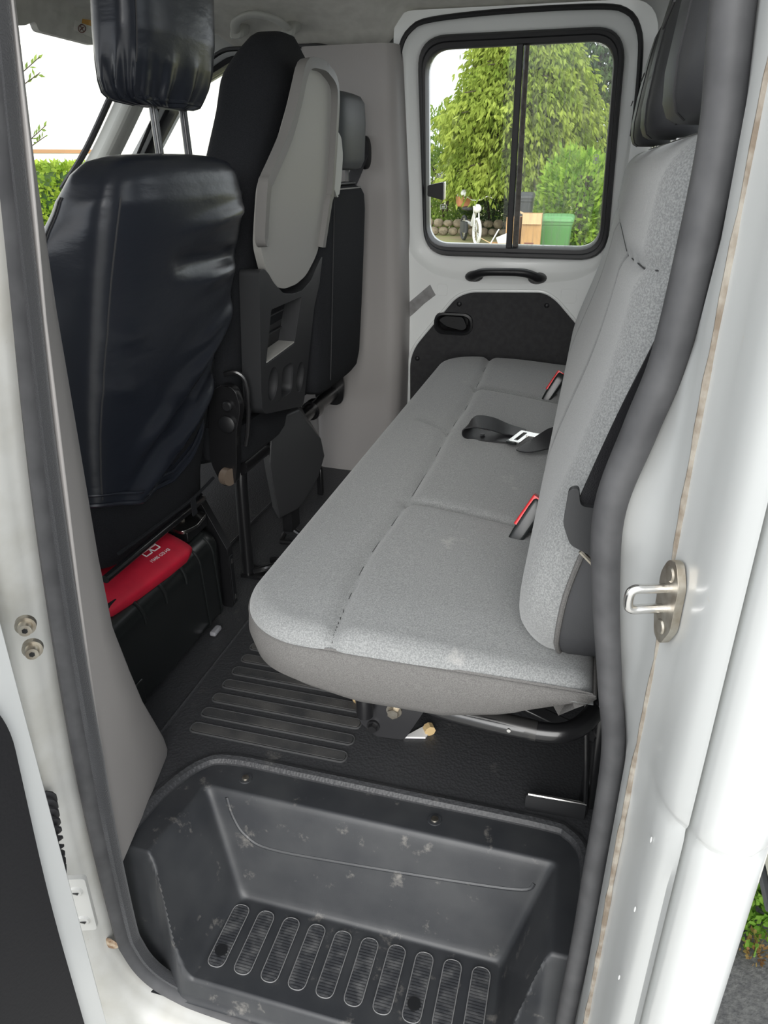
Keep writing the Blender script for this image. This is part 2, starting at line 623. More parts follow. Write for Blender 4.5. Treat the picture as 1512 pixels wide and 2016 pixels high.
mb = MB()
mb.grid(tray_fn, NX, NY)
mb.build('tray', M_tray, step, angle=80)
for k in range(10):
    xx = -0.479 + 0.0478 * k
    y0, y1 = 0.680, 0.796
    mb = MB()
    mb.plate(rrect(xx - 0.0145, y0, xx + 0.0145, y1, 0.0144, 7), [], XY(-0.206), -0.001, 0.0018)
    pad = mb.build('tread_pad', M_tread, step)
    mb = MB()
    nr = 22
    for j in range(nr):
        yy = lerp(y0 + 0.004, y1 - 0.004, j / (nr - 1))
        e = min(yy - y0, y1 - yy, 0.0145)
        w = math.sqrt(max(0.0145 ** 2 - (0.0145 - e) ** 2, 1e-6)) - 0.001
        mb.box((xx, yy, -0.2036), (2 * w, 0.0026, 0.0022))
    mb.build('tread_ridges', M_tread, pad, smooth=False)
    mb = MB()
    mb.tube([(p[0], p[1], -0.2035) for p in rrect(xx - 0.0148, y0, xx + 0.0148, y1, 0.0147, 7)], 0.0009, 5, closed=True)
    mb.build('pad_rim', M_padrim, pad)
    if k in (0, 7):
        mb = MB()
        zc = -0.2015
        yc = 0.708
        mb.tube([(xx, yc, zc - 0.003), (xx, yc, zc + 0.001)], [0.0105, 0.0105], 20)
        mb.build('plug', M_plastic, step)
mb = MB()
cr = [(-0.525, -0.020), (-0.512, -0.055), (-0.488, -0.085), (-0.44, -0.101), (-0.30, -0.094), (-0.10, -0.078), (0.0, -0.066), (0.018, -0.05)]
mb.tube(smooth_path([(a, 0.862 - 0.047 * (-b - 0.006) / 0.2 + 0.0025, b + 0.0008) for a, b in cr], 6), 0.0042, 8)
mb.build('pressed_crease', M_tray, step)
for sx_, sy_ in ((-0.505, 0.897), (-0.156, 0.896)):
    mb = MB()
    mb.tube([(sx_, sy_, -0.010), (sx_, sy_, -0.004)], [0.013, 0.0115], 20)
    cup = mb.build('screw_cup', M_tray, step)
    mb = MB()
    mb.tube([(sx_, sy_, -0.006), (sx_, sy_, -0.0015), (sx_, sy_, -0.001)], [0.007, 0.006, 0.003], 14)
    mb.build('screw', M_zinc, cup)

# ---- ceiling: curved felt headliner
def ceil_edge(x):
    return 1.305 + 0.085 * sm((x + 0.66) / 0.09)


def ceil_fn(u, v):
    x, y = lerp(-1.46, 0.235, u), lerp(0.62, 2.405, v)
    top = 1.43
    e = ceil_edge(x)
    d = 2.405 - y
    z = lerp(e, top, 1 - math.exp(-d / 0.16)) if d > 0 else e
    d2 = y - 0.62
    z = min(z, lerp(1.40, top, 1 - math.exp(-d2 / 0.15)))
    z = max(z, 1.365) if x < -1.22 else lerp(z, max(z, 1.365), sm((-1.08 - x) / 0.14))
    z -= 0.02 * sm((-1.25 - x) / 0.2)
    return (x, y, z)


mb = MB()
mb.grid(ceil_fn, 90, 80)
ceiling = tag(mb.build('ceiling', M_headliner, angle=80), 'grey felt headliner of the cab', kind='structure')
mb = MB()
mb.grid(lambda u, v: (lerp(-1.66, 0.26, u), lerp(0.58, 2.46, v), 1.47), 2, 2)
mb.build('roof_skin', M_white_dimmed, ceiling)

# ---- far side body wall with window openings
fw_hole = rpoly([(-1.50, 0.70), (-0.80, 0.70), (-0.785, 0.93), (-0.83, 0.985), (-1.13, 0.985), (-1.33, 0.90)], [0.02, 0.03, 0.05, 0.05, 0.02, 0.03], 5)
gl_poly = rpoly([(-0.530, 0.462), (0.004, 0.462), (-0.016, 1.003), (-0.538, 0.996)], 0.065, 10)
mb = MB()
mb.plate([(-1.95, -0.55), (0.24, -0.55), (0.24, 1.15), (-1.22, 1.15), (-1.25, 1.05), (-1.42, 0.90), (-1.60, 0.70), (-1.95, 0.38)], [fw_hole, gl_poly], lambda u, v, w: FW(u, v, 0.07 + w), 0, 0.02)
wall_r = tag(mb.build('wall_right', M_white_dimmed, smooth=False), 'white sheet metal body side opposite the open doorway', kind='structure')

# ---- far rear door: white inner panel, recess and black card
rec = [(-0.591, 0.485), (-0.603, 0.70), (-0.608, 0.95), (-0.603, 1.005), (-0.575, 1.045), (-0.515, 1.066), (-0.305, 1.077), (-0.065, 1.077), (0.007, 1.063),
       (0.040, 1.025), (0.054, 0.96), (0.060, 0.795), (0.050, 0.571), (0.018, 0.43), (-0.02, 0.392), (-0.09, 0.370), (-0.29, 0.355), (-0.47, 0.370), (-0.535, 0.40), (-0.570, 0.432)]
CC = (-0.27, 0.72)
recP = polar([tuple(p)[:2] for p in smooth_path([(p[0], p[1], 0) for p in rec], 6, closed=True)], CC, 160)
sealP = polar(rpoly([(-0.538, 0.432), (0.032, 0.432), (0.010, 1.034), (-0.562, 1.030)], 0.085, 12), CC, 160)
glassP = polar(gl_poly, CC, 160)


def ring(pa, pb, t, off):
    return [FW(lerp(a[0], b[0], t), lerp(a[1], b[1], t), off) for a, b in zip(pa, pb)]


door1 = tag(empty('door_1', FW(-0.27, -0.3)), 'white far rear side door of the cab, closed', kind='structure')
out_d = rpoly([(-0.625, -0.38), (0.20, -0.38), (0.085, 1.09), (-0.625, 1.09)], [0.01, 0.01, 0.08, 0.06], 6)
bowl_hole = [(-0.431 + p[0] * 0.80, 0.222 + p[1] * 0.68) for p in rrect(-0.066, -0.037, 0.066, 0.037, 0.0365, 8)]
mb = MB()
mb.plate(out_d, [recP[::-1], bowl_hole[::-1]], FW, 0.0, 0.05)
mb.build('door_panel', M_white_lifted, door1)
mb = MB()
mb.loft([ring(recP, sealP, 0, 0.0), ring(recP, sealP, 0.06, 0.003), ring(recP, sealP, 0.16, 0.012), ring(recP, sealP, 0.4, 0.022),
         ring(recP, sealP, 0.8, 0.028), ring(recP, sealP, 1.0, 0.034), ring(recP, sealP, 1.15, 0.05)], caps=False)
mb.build('window_recess', M_white_lifted, door1, angle=60)
mb = MB()
mb.tube([FW(p[0], p[1], -0.004) for p in recP[4:70]] + [FW(-0.612, h_, -0.004) for h_ in (0.90, 0.7, 0.4, 0.1, -0.3)], 0.007, 8)
mb.build('door_edge_seal', M_blk_rubber, door1)
# pressed corner marks
for x0, x1 in ((-0.487, -0.455), (-0.093, -0.045)):
    mb = MB()
    mb.tube([FW(p[0], p[1], 0.0) for p in rrect(x0, 0.305 if x0 > -0.2 else 0.312, x1, 0.348, 0.008, 4)], 0.0012, 6, closed=True)
    mb.build('pressed_mark', M_white_lifted, door1)
cardp = rpoly([(-0.585, -0.34), (-0.584, 0.115), (-0.428, 0.310), (-0.380, 0.331), (-0.145, 0.339), (-0.104, 0.316), (0.12, 0.085), (0.12, -0.34)],
              [0.01, 0.06, 0.03, 0.05, 0.05, 0.03, 0.05, 0.01], 6)
mb = MB()
mb.tube([FW(p[0], p[1], -0.001) for p in cardp], 0.0055, 8, closed=True)
mb.build('card_rim', M_white_lifted, door1)
mb = MB()
mb.plate(cardp, [bowl_hole[::-1]], FW, -0.003, 0.001)
card = mb.build('door_card', M_card, door1)
card['label'] = 'black fibre door card with cut corners'
for x, h in ((-0.414, 0.287), (-0.133, 0.295), (-0.554, 0.095)):
    mb = MB()
    mb.ball(FW(x, h, -0.003), 0.0085, 12, 7, (1, 0.7, 1))
    mb.build('clip', M_plastic, card)

# ---- far window: rubber frame, two panes, centre post, latch
win1 = tag(empty('window_1', FW(-0.27, 0.43)), 'sliding side window in black rubber frame on the far door', kind='structure')
mb = MB()
mb.loft([ring(sealP, glassP, -0.05, 0.036), ring(sealP, glassP, 0.0, 0.022), ring(sealP, glassP, 0.2, 0.014), ring(sealP, glassP, 0.45, 0.016), ring(sealP, glassP, 0.55, 0.024),
         ring(sealP, glassP, 0.9, 0.026), ring(sealP, glassP, 1.0, 0.034), ring(sealP, glassP, 1.02, 0.07), ring(sealP, glassP, -0.05, 0.07)], caps=False)
mb.build('rubber_frame', M_blk_rubber, win1, angle=50)
pl = [p for p in gl_poly]


def clip_x(poly, x, keep_left):
    out = []
    for i in range(len(poly)):
        a, b = poly[i], poly[(i + 1) % len(poly)]
        ina = (a[0] <= x) == keep_left
        inb = (b[0] <= x) == keep_left
        if ina:
            out.append(a)
        if ina != inb:
            t = (x - a[0]) / (b[0] - a[0])
            out.append((x, a[1] + (b[1] - a[1]) * t))
    return out


mb = MB()
mb.plate(clip_x(pl, -0.255, True), [], FW, 0.040, 0.043)
mb.build('pane', M_glass, win1, smooth=False)
mb = MB()
mb.plate(clip_x(pl, -0.270, False), [], FW, 0.050, 0.053)
mb.build('pane', M_glass_d, win1, smooth=False)
mb = MB()
mb.plate([(-0.277, 0.458), (-0.259, 0.458), (-0.261, 1.005), (-0.279, 1.005)], [], FW, 0.030, 0.046)
mb.build('sash_bar', M_blk_rubber, win1, bevel=0.002)
mb = MB()
mb.plate([(-0.258, 0.458), (-0.241, 0.458), (-0.246, 1.005), (-0.260, 1.005)], [], FW, 0.046, 0.056)
mb.build('sash_bar', mat('brown_grey_bar', (0.075, 0.068, 0.060), 0.8, color2=(0.14, 0.13, 0.12), cscale=60), win1, smooth=False)
mb = MB()
mb.plate(rpoly([(-0.527, 0.610), (-0.500, 0.604), (-0.478, 0.598), (-0.478, 0.650), (-0.500, 0.646), (-0.527, 0.640)], 0.004, 3), [], FW, 0.016, 0.034)
la = mb.build('latch', M_plastic, win1, bevel=0.002)
mb = MB()
mb.plate(rrect(-0.477, 0.600, -0.473, 0.650, 0.0015, 2), [], FW, 0.014, 0.036)
mb.build('latch_lever', M_chrome, la, smooth=False)
for (a, b, c, d) in ((-0.503, 0.660, -0.484, 0.672), (-0.490, 0.571, -0.471, 0.583), (-0.038, 0.70, -0.026, 0.722)):
    mb = MB()
    mb.tube([FW(p[0], p[1], 0.039 if a < -0.1 else 0.049) for p in rrect(a, b, c, d, 0.003, 3)], 0.0009, 5, closed=True)
    mb.box(FW((a + c) / 2, (b + d) / 2, 0.0395 if a < -0.1 else 0.0495), ((c - a) * 0.5, 0.001, (d - b) * 0.45))
    mb.build('etched_mark', M_paper, win1)

# grey adhesive tape on the door corner
mb = MB()
mb.plate([(-0.615, 0.258), (-0.60, 0.27), (-0.555, 0.308), (-0.512, 0.345), (-0.504, 0.330), (-0.493, 0.312), (-0.53, 0.283), (-0.57, 0.245), (-0.615, 0.208)], [], FW, -0.0012, 0.0)
tag(mb.build('tape_strip', M_tape), 'strip of grey tape stuck diagonally on the white door corner', 'tape')

# pull handle below the window
ph = thing('pull_handle', FW(-0.27, 0.36), 'black arched pull handle below the far side window', 'handle')
path = smooth_path([FW(-0.375, 0.372, 0.02), FW(-0.372, 0.378, -0.012), FW(-0.335, 0.396, -0.032), FW(-0.27, 0.400, -0.036), FW(-0.205, 0.398, -0.032), FW(-0.168, 0.380, -0.012), FW(-0.165, 0.374, 0.02)], 7)
prof = [(math.cos(2 * PI * k / 16), math.sin(2 * PI * k / 16)) for k in range(16)]
mb = MB()
nn = len(path)
mb.sweep(path, [(p[0] * 0.85, p[1] * 1.25) for p in prof], [0.020 - 0.006 * math.sin(PI * i / (nn - 1)) for i in range(nn)], up=(0, 0.2, 1))
mb.build('grip', M_plastic, ph)
for x in (-0.368, -0.172):
    mb = MB()
    c = FW(x, 0.374, 0.012)
    mb.loft([[c + Vector((math.cos(a) * 0.026 * q, -0.022 + w * 0.03, math.sin(a) * 0.016 * q)) for a in [2 * PI * k / 20 for k in range(20)]] for w, q in ((1.2, 1.05), (0.3, 1.0), (0.0, 0.7))])
    mb.build('mount', M_plastic, ph)

# inside release handle bowl
dh = thing('release_handle', FW(-0.43, 0.18), 'black oval release handle set in the door card', 'handle')
ov = lambda sx, sy: [(-0.431 + p[0] * sx, 0.222 + p[1] * sy) for p in rrect(-0.066, -0.037, 0.066, 0.037, 0.0365, 8)]
mb = MB()
a0, a1, a2 = ov(1, 1), ov(0.88, 0.8), ov(0.80, 0.68)
mb.loft([[FW(*p, 0.0) for p in a0], [FW(*p, -0.010) for p in ov(0.98, 0.97)], [FW(*p, -0.012) for p in a1], [FW(*p, -0.004) for p in a2]], caps=False)
mb.build('bezel', M_plastic, dh)
mb = MB()
a3 = ov(0.66, 0.50)
mb.loft([[FW(*p, -0.006) for p in a2], [FW(*p, 0.015) for p in ov(0.77, 0.64)], [FW(*p, 0.028) for p in a3]], caps=False)
mb.f.append(tuple(len(mb.v) - len(a3) + k for k in range(len(a3))))
mb.build('bowl', mat('matt_black_bowl', (0.012, 0.012, 0.013), 0.6), dh, smooth=False)
mb = MB()
mb.plate(rpoly([(-0.482, 0.232), (-0.455, 0.212), (-0.40, 0.200), (-0.385, 0.212), (-0.40, 0.245), (-0.46, 0.246)], 0.010, 4), [], FW, -0.005, 0.004)
lv = mb.build('lever', M_plastic, dh, bevel=0.002)
mb = MB()
mb.tube([FW(-0.432, 0.222, -0.007), FW(-0.432, 0.222, -0.004)], 0.008, 14)
mb.build('lever_boss', M_plastic, lv)

# ---- far pillar trim (grey moulding between front and rear doors)
sec = [(-0.90, 2.40), (-0.885, 2.362), (-0.84, 2.352), (-0.66, 2.345), (-0.62, 2.347), (-0.600, 2.356), (-0.588, 2.372), (-0.583, 2.40), (-0.580, 2.46)]
sec = [tuple(p)[:2] for p in smooth_path([(a, b, 0) for a, b in sec], 4)]
mb = MB()
rings = []
for z, dx in ((-0.02, -0.02), (0.15, -0.012), (0.30, -0.006), (0.55, 0.0), (0.9, -0.004), (1.305, -0.02)):
    rings.append([(x + dx * (1 if x > -0.8 else 0), y - 0.03 * max(0, z - 0.65), z) for x, y in sec])
mb.loft(rings, caps=False, closed_ring=False)
trim2 = tag(mb.build('trim_2', M_trim, angle=50), 'grey plastic pillar trim beside the far rear door', kind='structure')
mb = MB()
mb.tube([(p[0], 2.333, p[1]) for p in rrect(-0.733, 1.10, -0.703, 1.262, 0.014, 6)], 0.0022, 6, closed=True)
mb.build('slot_rim', M_tablerim, trim2)
mb = MB()
mb.plate(rrect(-0.731, 1.10, -0.705, 1.26, 0.013, 6), [], XZ(2.336), -0.002, 0.004)
mb.build('slot', M_trim, trim2, smooth=False)

# ---- front passenger window and A-pillar
win2 = tag(empty('window_2', FW(-1.1, 0.7)), 'front passenger door window seen past the seats', kind='structure')
C2 = (-1.05, 0.83)
fwP = polar(fw_hole, C2, 140)
big = rpoly([(-1.55, 0.66), (-0.765, 0.66), (-0.755, 0.945), (-0.81, 1.018), (-1.15, 1.018), (-1.37, 0.905)], [0.02, 0.03, 0.06, 0.06, 0.03, 0.03], 6)
bigP = polar(big, C2, 140)


def FF(off):
    return lambda p: FW(p[0], p[1], off)


def ring2(t, off):
    return [FW(lerp(a[0], b[0], t), lerp(a[1], b[1], t), off) for a, b in zip(bigP, fwP)]


mb = MB()
mb.loft([ring2(-0.1, 0.06), ring2(-0.1, -0.02), ring2(0.0, -0.03), ring2(0.18, -0.03), ring2(0.25, -0.01)], caps=False)
mb.build('outer_seal', M_blk_rubber, win2, angle=60)
mb = MB()
mb.loft([ring2(0.20, -0.005), ring2(0.28, -0.02), ring2(0.55, -0.015), ring2(0.60, 0.0)], caps=False)
mb.build('metal_frame', mat('grey_metal_frame', (0.40, 0.41, 0.41), 0.4), win2, angle=60)
mb = MB()
mb.loft([ring2(0.55, 0.0), ring2(0.62, -0.006), ring2(0.98, 0.0), ring2(1.0, 0.08), ring2(0.5, 0.09)], caps=False)
mb.build('glass_channel', M_blk_rubber, win2, angle=60)
mb = MB()
mb.plate(fw_hole, [], FW, 0.045, 0.049)
mb.build('pane', M_glass, win2, smooth=False)
mb = MB()
mb.box(FW(-1.2, 0.14, 0.0), (0.95, 0.06, 1.04))
mb.build('front_door_card', M_trim, win2, bevel=0.02)

apil = [(-1.70, 2.32, 0.90), (-1.575, 2.31, 1.02), (-1.415, 2.29, 1.205), (-1.31, 2.25, 1.31), (-1.20, 2.20, 1.37)]
mb = MB()
mb.sweep(smooth_path(apil, 6), [(0.9, 0.3), (0.5, 0.9), (-0.5, 0.9), (-1.0, 0.4), (-1.0, -0.5), (0.3, -0.9)], 0.044, up=(0, -1, 0.0))
trim3 = tag(mb.build('trim_3', M_trim2, bevel=0.012), 'pale grey windscreen pillar trim on the far side', kind='structure')
mb = MB()
mb.tube(smooth_path([(a - 0.038, b - 0.02, c + 0.028) for a, b, c in apil], 6), 0.010, 8)
mb.build('screen_edge', M_blk_rubber, trim3)

# ---- windscreen
win3 = tag(empty('window_3', (-1.9, 1.5, 0.9)), 'windscreen of the van beyond the driver seat', kind='structure')
mb = MB()
mb.grid(lambda u, v: (lerp(-1.95, -1.43, v) - 0.06 * math.sin(PI * u), lerp(0.72, 2.34, u), lerp(0.80, 1.37, v)), 16, 6)
mb.build('pane', M_glass, win3)
mb = MB()
mb.sweep([(-1.90, 0.68, 0.78), (-1.96, 1.1, 0.78), (-1.98, 1.53, 0.78), (-1.96, 1.9, 0.78), (-1.90, 2.34, 0.78)], [(0.02, 0.25), (0.03, -0.12), (-0.3, -0.30), (-0.32, 0.25)], 1.0, up=(0, 0, 1))
mb.build('dashboard', M_plastic_dk, win3, bevel=0.01)

# ---- near body side in front of the doorway, door frame and sill (white)
AP = [(-0.50, 1.42), (-0.552, 1.01), (-0.602, 0.634), (-0.631, 0.233), (-0.632, -0.10), (-0.622, -0.18), (-0.592, -0.232), (-0.54, -0.262), (-0.46, -0.275), (-0.2, -0.284), (0.15, -0.29)]
ap = [Vector((p.x, 0, p.z)) for p in smooth_path([(a, 0, b) for a, b in AP], 8)]


def along(path2, prof):
    rings = []
    N = len(path2)
    for i, p in enumerate(path2):
        t = (path2[min(i + 1, N - 1)] - path2[max(i - 1, 0)]).normalized()
        n = Vector((t.z, 0, -t.x))
        rings.append([p + n * a + Vector((0, y, 0)) for a, y in prof])
    return rings


PROF = [(-0.004, 0.676), (0.0, 0.670), (0.010, 0.655), (0.014, 0.630), (0.022, 0.612), (0.040, 0.603), (0.060, 0.600), (0.068, 0.596), (0.085, 0.585), (0.12, 0.578), (0.15, 0.560), (0.16, 0.52), (0.20, 0.50), (0.30, 0.50)]
mb = MB()
mb.loft(along(ap, PROF), caps=False, closed_ring=False)
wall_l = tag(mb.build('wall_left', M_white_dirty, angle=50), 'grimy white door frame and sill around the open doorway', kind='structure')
mb = MB()
mb.tube([p + Vector((0, 0.596, 0)) + Vector((-0.062, 0, 0)) for p in ap[:36]], [0.0035 + 0.0015 * math.sin(i * 1.7) for i in range(36)], 7)
mb.build('seam_bead', M_sealer, wall_l)
mb = MB()
mb.ball((-0.640, 0.640, -0.150), 0.020, 14, 8, (0.9, 0.15, 0.6))
mb.build('rust_spot', M_rust, wall_l)
# front door side (driver) with its own window, beyond the pillar
mb = MB()
mb.plate([(-1.95, -0.55), (-0.70, -0.55), (-0.60, 1.42), (-1.35, 1.42), (-1.95, 0.92)], [[(-1.6, 0.95), (-0.85, 0.95), (-0.82, 1.28), (-1.2, 1.28)]], XZ(0.57), 0, 0.03)
mb.build('front_door_panel', M_white_dimmed, wall_l, smooth=False)

# pillar trim near: grey moulding that flares at the floor
rows = [(1.42, -0.500, -0.555, 0.74), (1.01, -0.536, -0.590, 0.74), (0.85, -0.556, -0.597, 0.742), (0.69, -0.570, -0.601, 0.744), (0.52, -0.585, -0.607, 0.748), (0.40, -0.594, -0.611, 0.756), (0.30, -0.600, -0.618, 0.785),
        (0.20, -0.605, -0.634, 0.825), (0.11, -0.608, -0.652, 0.872), (0.04, -0.610, -0.668, 0.910), (0.0, -0.612, -0.672, 0.922)]
mb = MB()
rings = []
for z, xa, xb, yb in rows:
    ya = 0.672
    rings.append([(xa, ya, z), (lerp(xa, xb, 0.5) + 0.002, lerp(ya, yb, 0.5), z), (lerp(xa, xb, 0.93) + 0.001, lerp(ya, yb, 0.93), z), (xb - 0.004, yb, z), (xb - 0.02, yb + 0.004, z), (xb - 0.09, yb + 0.0, z), (xb - 0.10, 0.68, z)])
mb.loft(rings, caps=True, closed_ring=True)
trim1 = tag(mb.build('trim_1', M_trim, angle=40, bevel=0.003), 'grey plastic pillar trim beside the driver seat, flared at the floor', kind='structure')

# ---- rear corner of the cab on the near side and the cab back wall
CP = [(0.100, -0.265), (0.082, -0.20), (0.077, -0.058), (0.080, 0.10), (0.080, 0.212), (0.079, 0.411), (0.064, 0.511), (0.045, 0.63), (0.039, 0.711), (0.055, 0.79), (0.069, 0.855), (0.076, 0.95), (0.078, 1.025), (0.072, 1.10), (0.065, 1.25), (0.055, 1.42)]
CPZ = [(b, a) for a, b in CP]
wall_b = tag(empty('wall_rear', (0.24, 1.5, 0)), 'white rear corner and back wall of the crew cab', kind='structure')
sec = [(0.050, 0.690), (0.064, 0.672), (0.080, 0.652), (0.088, 0.625), (0.092, 0.600), (0.0945, 0.592), (0.100, 0.575), (0.104, 0.560), (0.108, 0.535), (0.113, 0.520), (0.120, 0.508), (0.126, 0.503), (0.1285, 0.500),
       (0.1300, 0.520), (0.1325, 0.500), (0.136, 0.491), (0.146, 0.482), (0.160, 0.478), (0.176, 0.483), (0.190, 0.497), (0.205, 0.53), (0.225, 0.60), (0.24, 0.70), (0.25, 0.80)]
zz = [-0.40, -0.2, 0.0, 0.2, 0.36, 0.41, 0.44, 0.478, 0.488, 0.494, 0.50, 0.52, 0.56, 0.60, 0.64, 0.68, 0.71, 0.75, 0.79, 0.83, 0.87, 0.95, 1.0, 1.1, 1.2, 1.46]


def pill(z):
    # pressed joggle at the waist: the outer skin steps outwards above it
    k = sm((z - 0.484) / 0.014)
    g = math.exp(-((z - 0.489) / 0.006) ** 2)
    out = []
    for i, (x, y) in enumerate(sec):
        dy = 0
        if 7 <= i <= 22:
            dy = -0.0035 * k + 0.004 * g
        if i in (5, 6, 7, 8, 9, 10, 11) and z < 0.5:
            dy += 0.006 * sm((0.46 - z) / 0.06)
        if i == 0:
            x = interp(CPZ, z) + 0.004
        elif i == 1:
            x = interp(CPZ, z) + 0.010
        elif i == 2:
            x = max(0.080, interp(CPZ, z) + 0.016) if interp(CPZ, z) > 0.06 else lerp(interp(CPZ, z) + 0.02, 0.088, 0.5)
        out.append((x, y + dy, z))
    return out


mb = MB()
mb.loft([pill(z) for z in zz], caps=False, closed_ring=False)
mb.build('corner_pillar', M_white_dimmed, wall_b, angle=28)
mb = MB()
bead = [(0.0935 + 0.001 * math.sin(z * 13), 0.5965, z) for z in [-0.35 + 0.02 * i for i in range(90)]]
mb.tube(bead, [0.0032 + 0.0005 * math.sin(i * 1.3) + 0.0004 * math.sin(i * 3.7) for i in range(90)], 7)
mb.build('seam_bead', M_sealer, wall_b)
for x, y, z in ((0.112, 0.532, 0.565), (0.110, 0.530, 0.44), (0.109, 0.530, 0.345), (0.112, 0.532, 0.70), (0.108, 0.530, 0.24)):
    mb = MB()
    mb.ball((x - 0.001, y - 0.0005, z), 0.0040, 10, 6, (0.22, 0.14, 1))
    mb.build('weld_spot', M_white_dimmed, wall_b)

# ---- weather seals round the near doorway
seal_f = thing('door_seal', (-0.3, 0.65, -0.27), 'dark rubber door seal running down the front pillar and along the sill', 'door seal')
mb = MB()
SWZ = [(-0.30, 0.026), (-0.15, 0.030), (0.24, 0.036), (0.63, 0.026), (1.0, 0.012), (1.42, 0.008)]


def seal_rings(path2, prof):
    rings = []
    N = len(path2)
    for i, p in enumerate(path2):
        t = (path2[min(i + 1, N - 1)] - path2[max(i - 1, 0)]).normalized()
        n = Vector((t.z, 0, -t.x))
        w = interp(SWZ, p.z)
        rings.append([p - n * (a * w) + Vector((0, y, 0)) for a, y in prof])
    return rings


rg = seal_rings(ap, [(0.60, 0.662), (0.62, 0.652), (0.50, 0.643), (0.28, 0.638), (0.06, 0.642), (-0.04, 0.652), (0.0, 0.664), (0.3, 0.668)])
mb.loft(rg, caps=True)
mb.build('bulb', M_seal, seal_f, angle=60)
mb = MB()
rg = seal_rings(ap[:58], [(0.60, 0.672), (0.92, 0.668), (1.0, 0.661), (0.85, 0.652), (0.60, 0.652), (0.45, 0.664)])
mb.loft(rg, caps=True)
mb.build('flocked_strip', M_fuzz, seal_f, angle=60)
cp = smooth_path([(a, 0.655, b) for a, b in CP], 8)
mb = MB()
mb.sweep(cp, [(math.cos(2 * PI * k / 14) * 1.1, math.sin(2 * PI * k / 14)) for k in range(14)], [0.0125 + 0.003 * sm((p.z - 0.5) / 0.3) for p in cp], up=(0, 1, 0))
seal_r = mb.build('door_seal', M_seal, None, angle=60)
tag(seal_r, 'thick grey rubber door seal beside the rear bench backrest', 'door seal')

# back wall of the cab with an unseen rear window added to light the cab
rw_hole = rrect(0.88, 0.98, 2.22, 1.37, 0.06, 6)
mb = MB()
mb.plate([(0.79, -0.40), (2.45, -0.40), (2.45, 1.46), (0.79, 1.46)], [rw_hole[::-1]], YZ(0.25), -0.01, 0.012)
mb.build('back_panel', M_white_dimmed, wall_b, smooth=False)
win_added = tag(empty('added_rear_window', (0.25, 1.55, 0.98)), 'unseen rear window added above the bench backrest to let in light', kind='structure')
mb = MB()
mb.tube([(0.25, a, b) for a, b in rw_hole], 0.016, 8, closed=True)
mb.build('rubber_frame', M_blk_rubber, win_added)
mb = MB()
mb.plate(rw_hole, [], YZ(0.25), -0.002, 0.002)
mb.build('pane', M_glass, win_added, smooth=False)

# ================================================================== REAR BENCH
bench = thing('rear_bench', (-0.2, 1.6, 0.0), 'long grey cloth rear bench seat with backrest and headrests', 'bench seat')
bx0, bx1, by0, by1 = -0.452, 0.06, 0.775, 2.425
RF = 0.125


def bench_x0(y):
    d = max(0.0, RF - (y - by0), RF - (by1 - y))
    return bx0 + RF - math.sqrt(max(RF * RF - d * d, 0.0))


def bench_d(x, y):
    cx, cy = (bx0 + bx1) / 2, (by0 + by1) / 2
    r = RF if x < cx else 0.03
    qx, qy = abs(x - cx) - (bx1 - bx0) / 2 + r, abs(y - cy) - (by1 - by0) / 2 + r
    return -(min(max(qx, qy), 0) + math.hypot(max(qx, 0), max(qy, 0)) - r)


SE = [[(-0.288, 0.775), (-0.296, 0.9), (-0.303, 1.0), (-0.291, 1.22), (-0.287, 1.45), (-0.293, 1.63), (-0.284, 1.85), (-0.287, 2.02), (-0.300, 2.425)],
      [(-0.291, 1.222), (-0.04, 1.185), (0.05, 1.17)], [(-0.286, 2.02), (-0.05, 1.965), (0.05, 1.95)]]


def seg_d(p, a, b):
    ax, ay = b[0] - a[0], b[1] - a[1]
    t = max(0, min(1, ((p[0] - a[0]) * ax + (p[1] - a[1]) * ay) / (ax * ax + ay * ay)))
    return math.hypot(p[0] - a[0] - ax * t, p[1] - a[1] - ay * t)


def bench_z(x, y):
    d = bench_d(x, y)
    R = 0.030
    z = 0.428
    z += 0.006 * sm(d / 0.12)
    z -= 0.012 * sm((x + 0.25) / 0.25)
    for i, sl in enumerate(SE):
        dd = min(seg_d((x, y), a, b) for a, b in zip(sl, sl[1:])) if (i > 0 or abs(x + 0.29) < 0.05) else 1
        z -= (0.010 if i == 0 else 0.007) * math.exp(-(dd / 0.013) ** 2) + 0.004 * math.exp(-(dd / 0.004) ** 2)
    # small pleat at the middle of the front roll
    dd = seg_d((x, y), (-0.372, 1.70), (-0.29, 1.63))
    z -= 0.008 * math.exp(-(dd / 0.010) ** 2)
    if d < R:
        z -= R - math.sqrt(max(R * R - (R - max(d, 0)) ** 2, 0))
    return z


def bench_fn(u, v):
    uu = 0.5 - 0.5 * math.cos(PI * min(1, u * 1.0)) if u < 0.15 else u
    uu = u
    vv = v + 0.9 * math.sin(2 * PI * v) / (-2 * PI) * 0.75
    y = lerp(by0, by1, vv)
    x0 = bench_x0(y)
    x = lerp(x0, bx1, uu ** 1.25)
    return (x, y, bench_z(x, y))


mb = MB()
mb.grid(bench_fn, 90, 260)
cush = mb.build('seat_cushion', M_fabric, bench, angle=80)
# outline of the cushion for the welt and the skirt
outl = []
for k in range(25):
    a = PI * 1.0 + (PI / 2) * k / 24
    outl.append((bx0 + RF + RF * math.cos(a), by0 + RF + RF * math.sin(a)))
outl += [(lerp(bx0 + RF, bx1, k / 16), by0) for k in range(1, 17)]
outl += [(bx1, lerp(by0, by1, k / 4)) for k in range(1, 5)]
outl += [(lerp(bx1, bx0 + RF, k / 8), by1) for k in range(1, 9)]
for k in range(1, 25):
    a = PI / 2 + (PI / 2) * k / 24
    outl.append((bx0 + RF + RF * math.cos(a), by1 - RF + RF * math.sin(a)))
outl += [(bx0, lerp(by1 - RF, by0 + RF, k / 12)) for k in range(1, 12)]
ctr = (-0.2, 1.6)


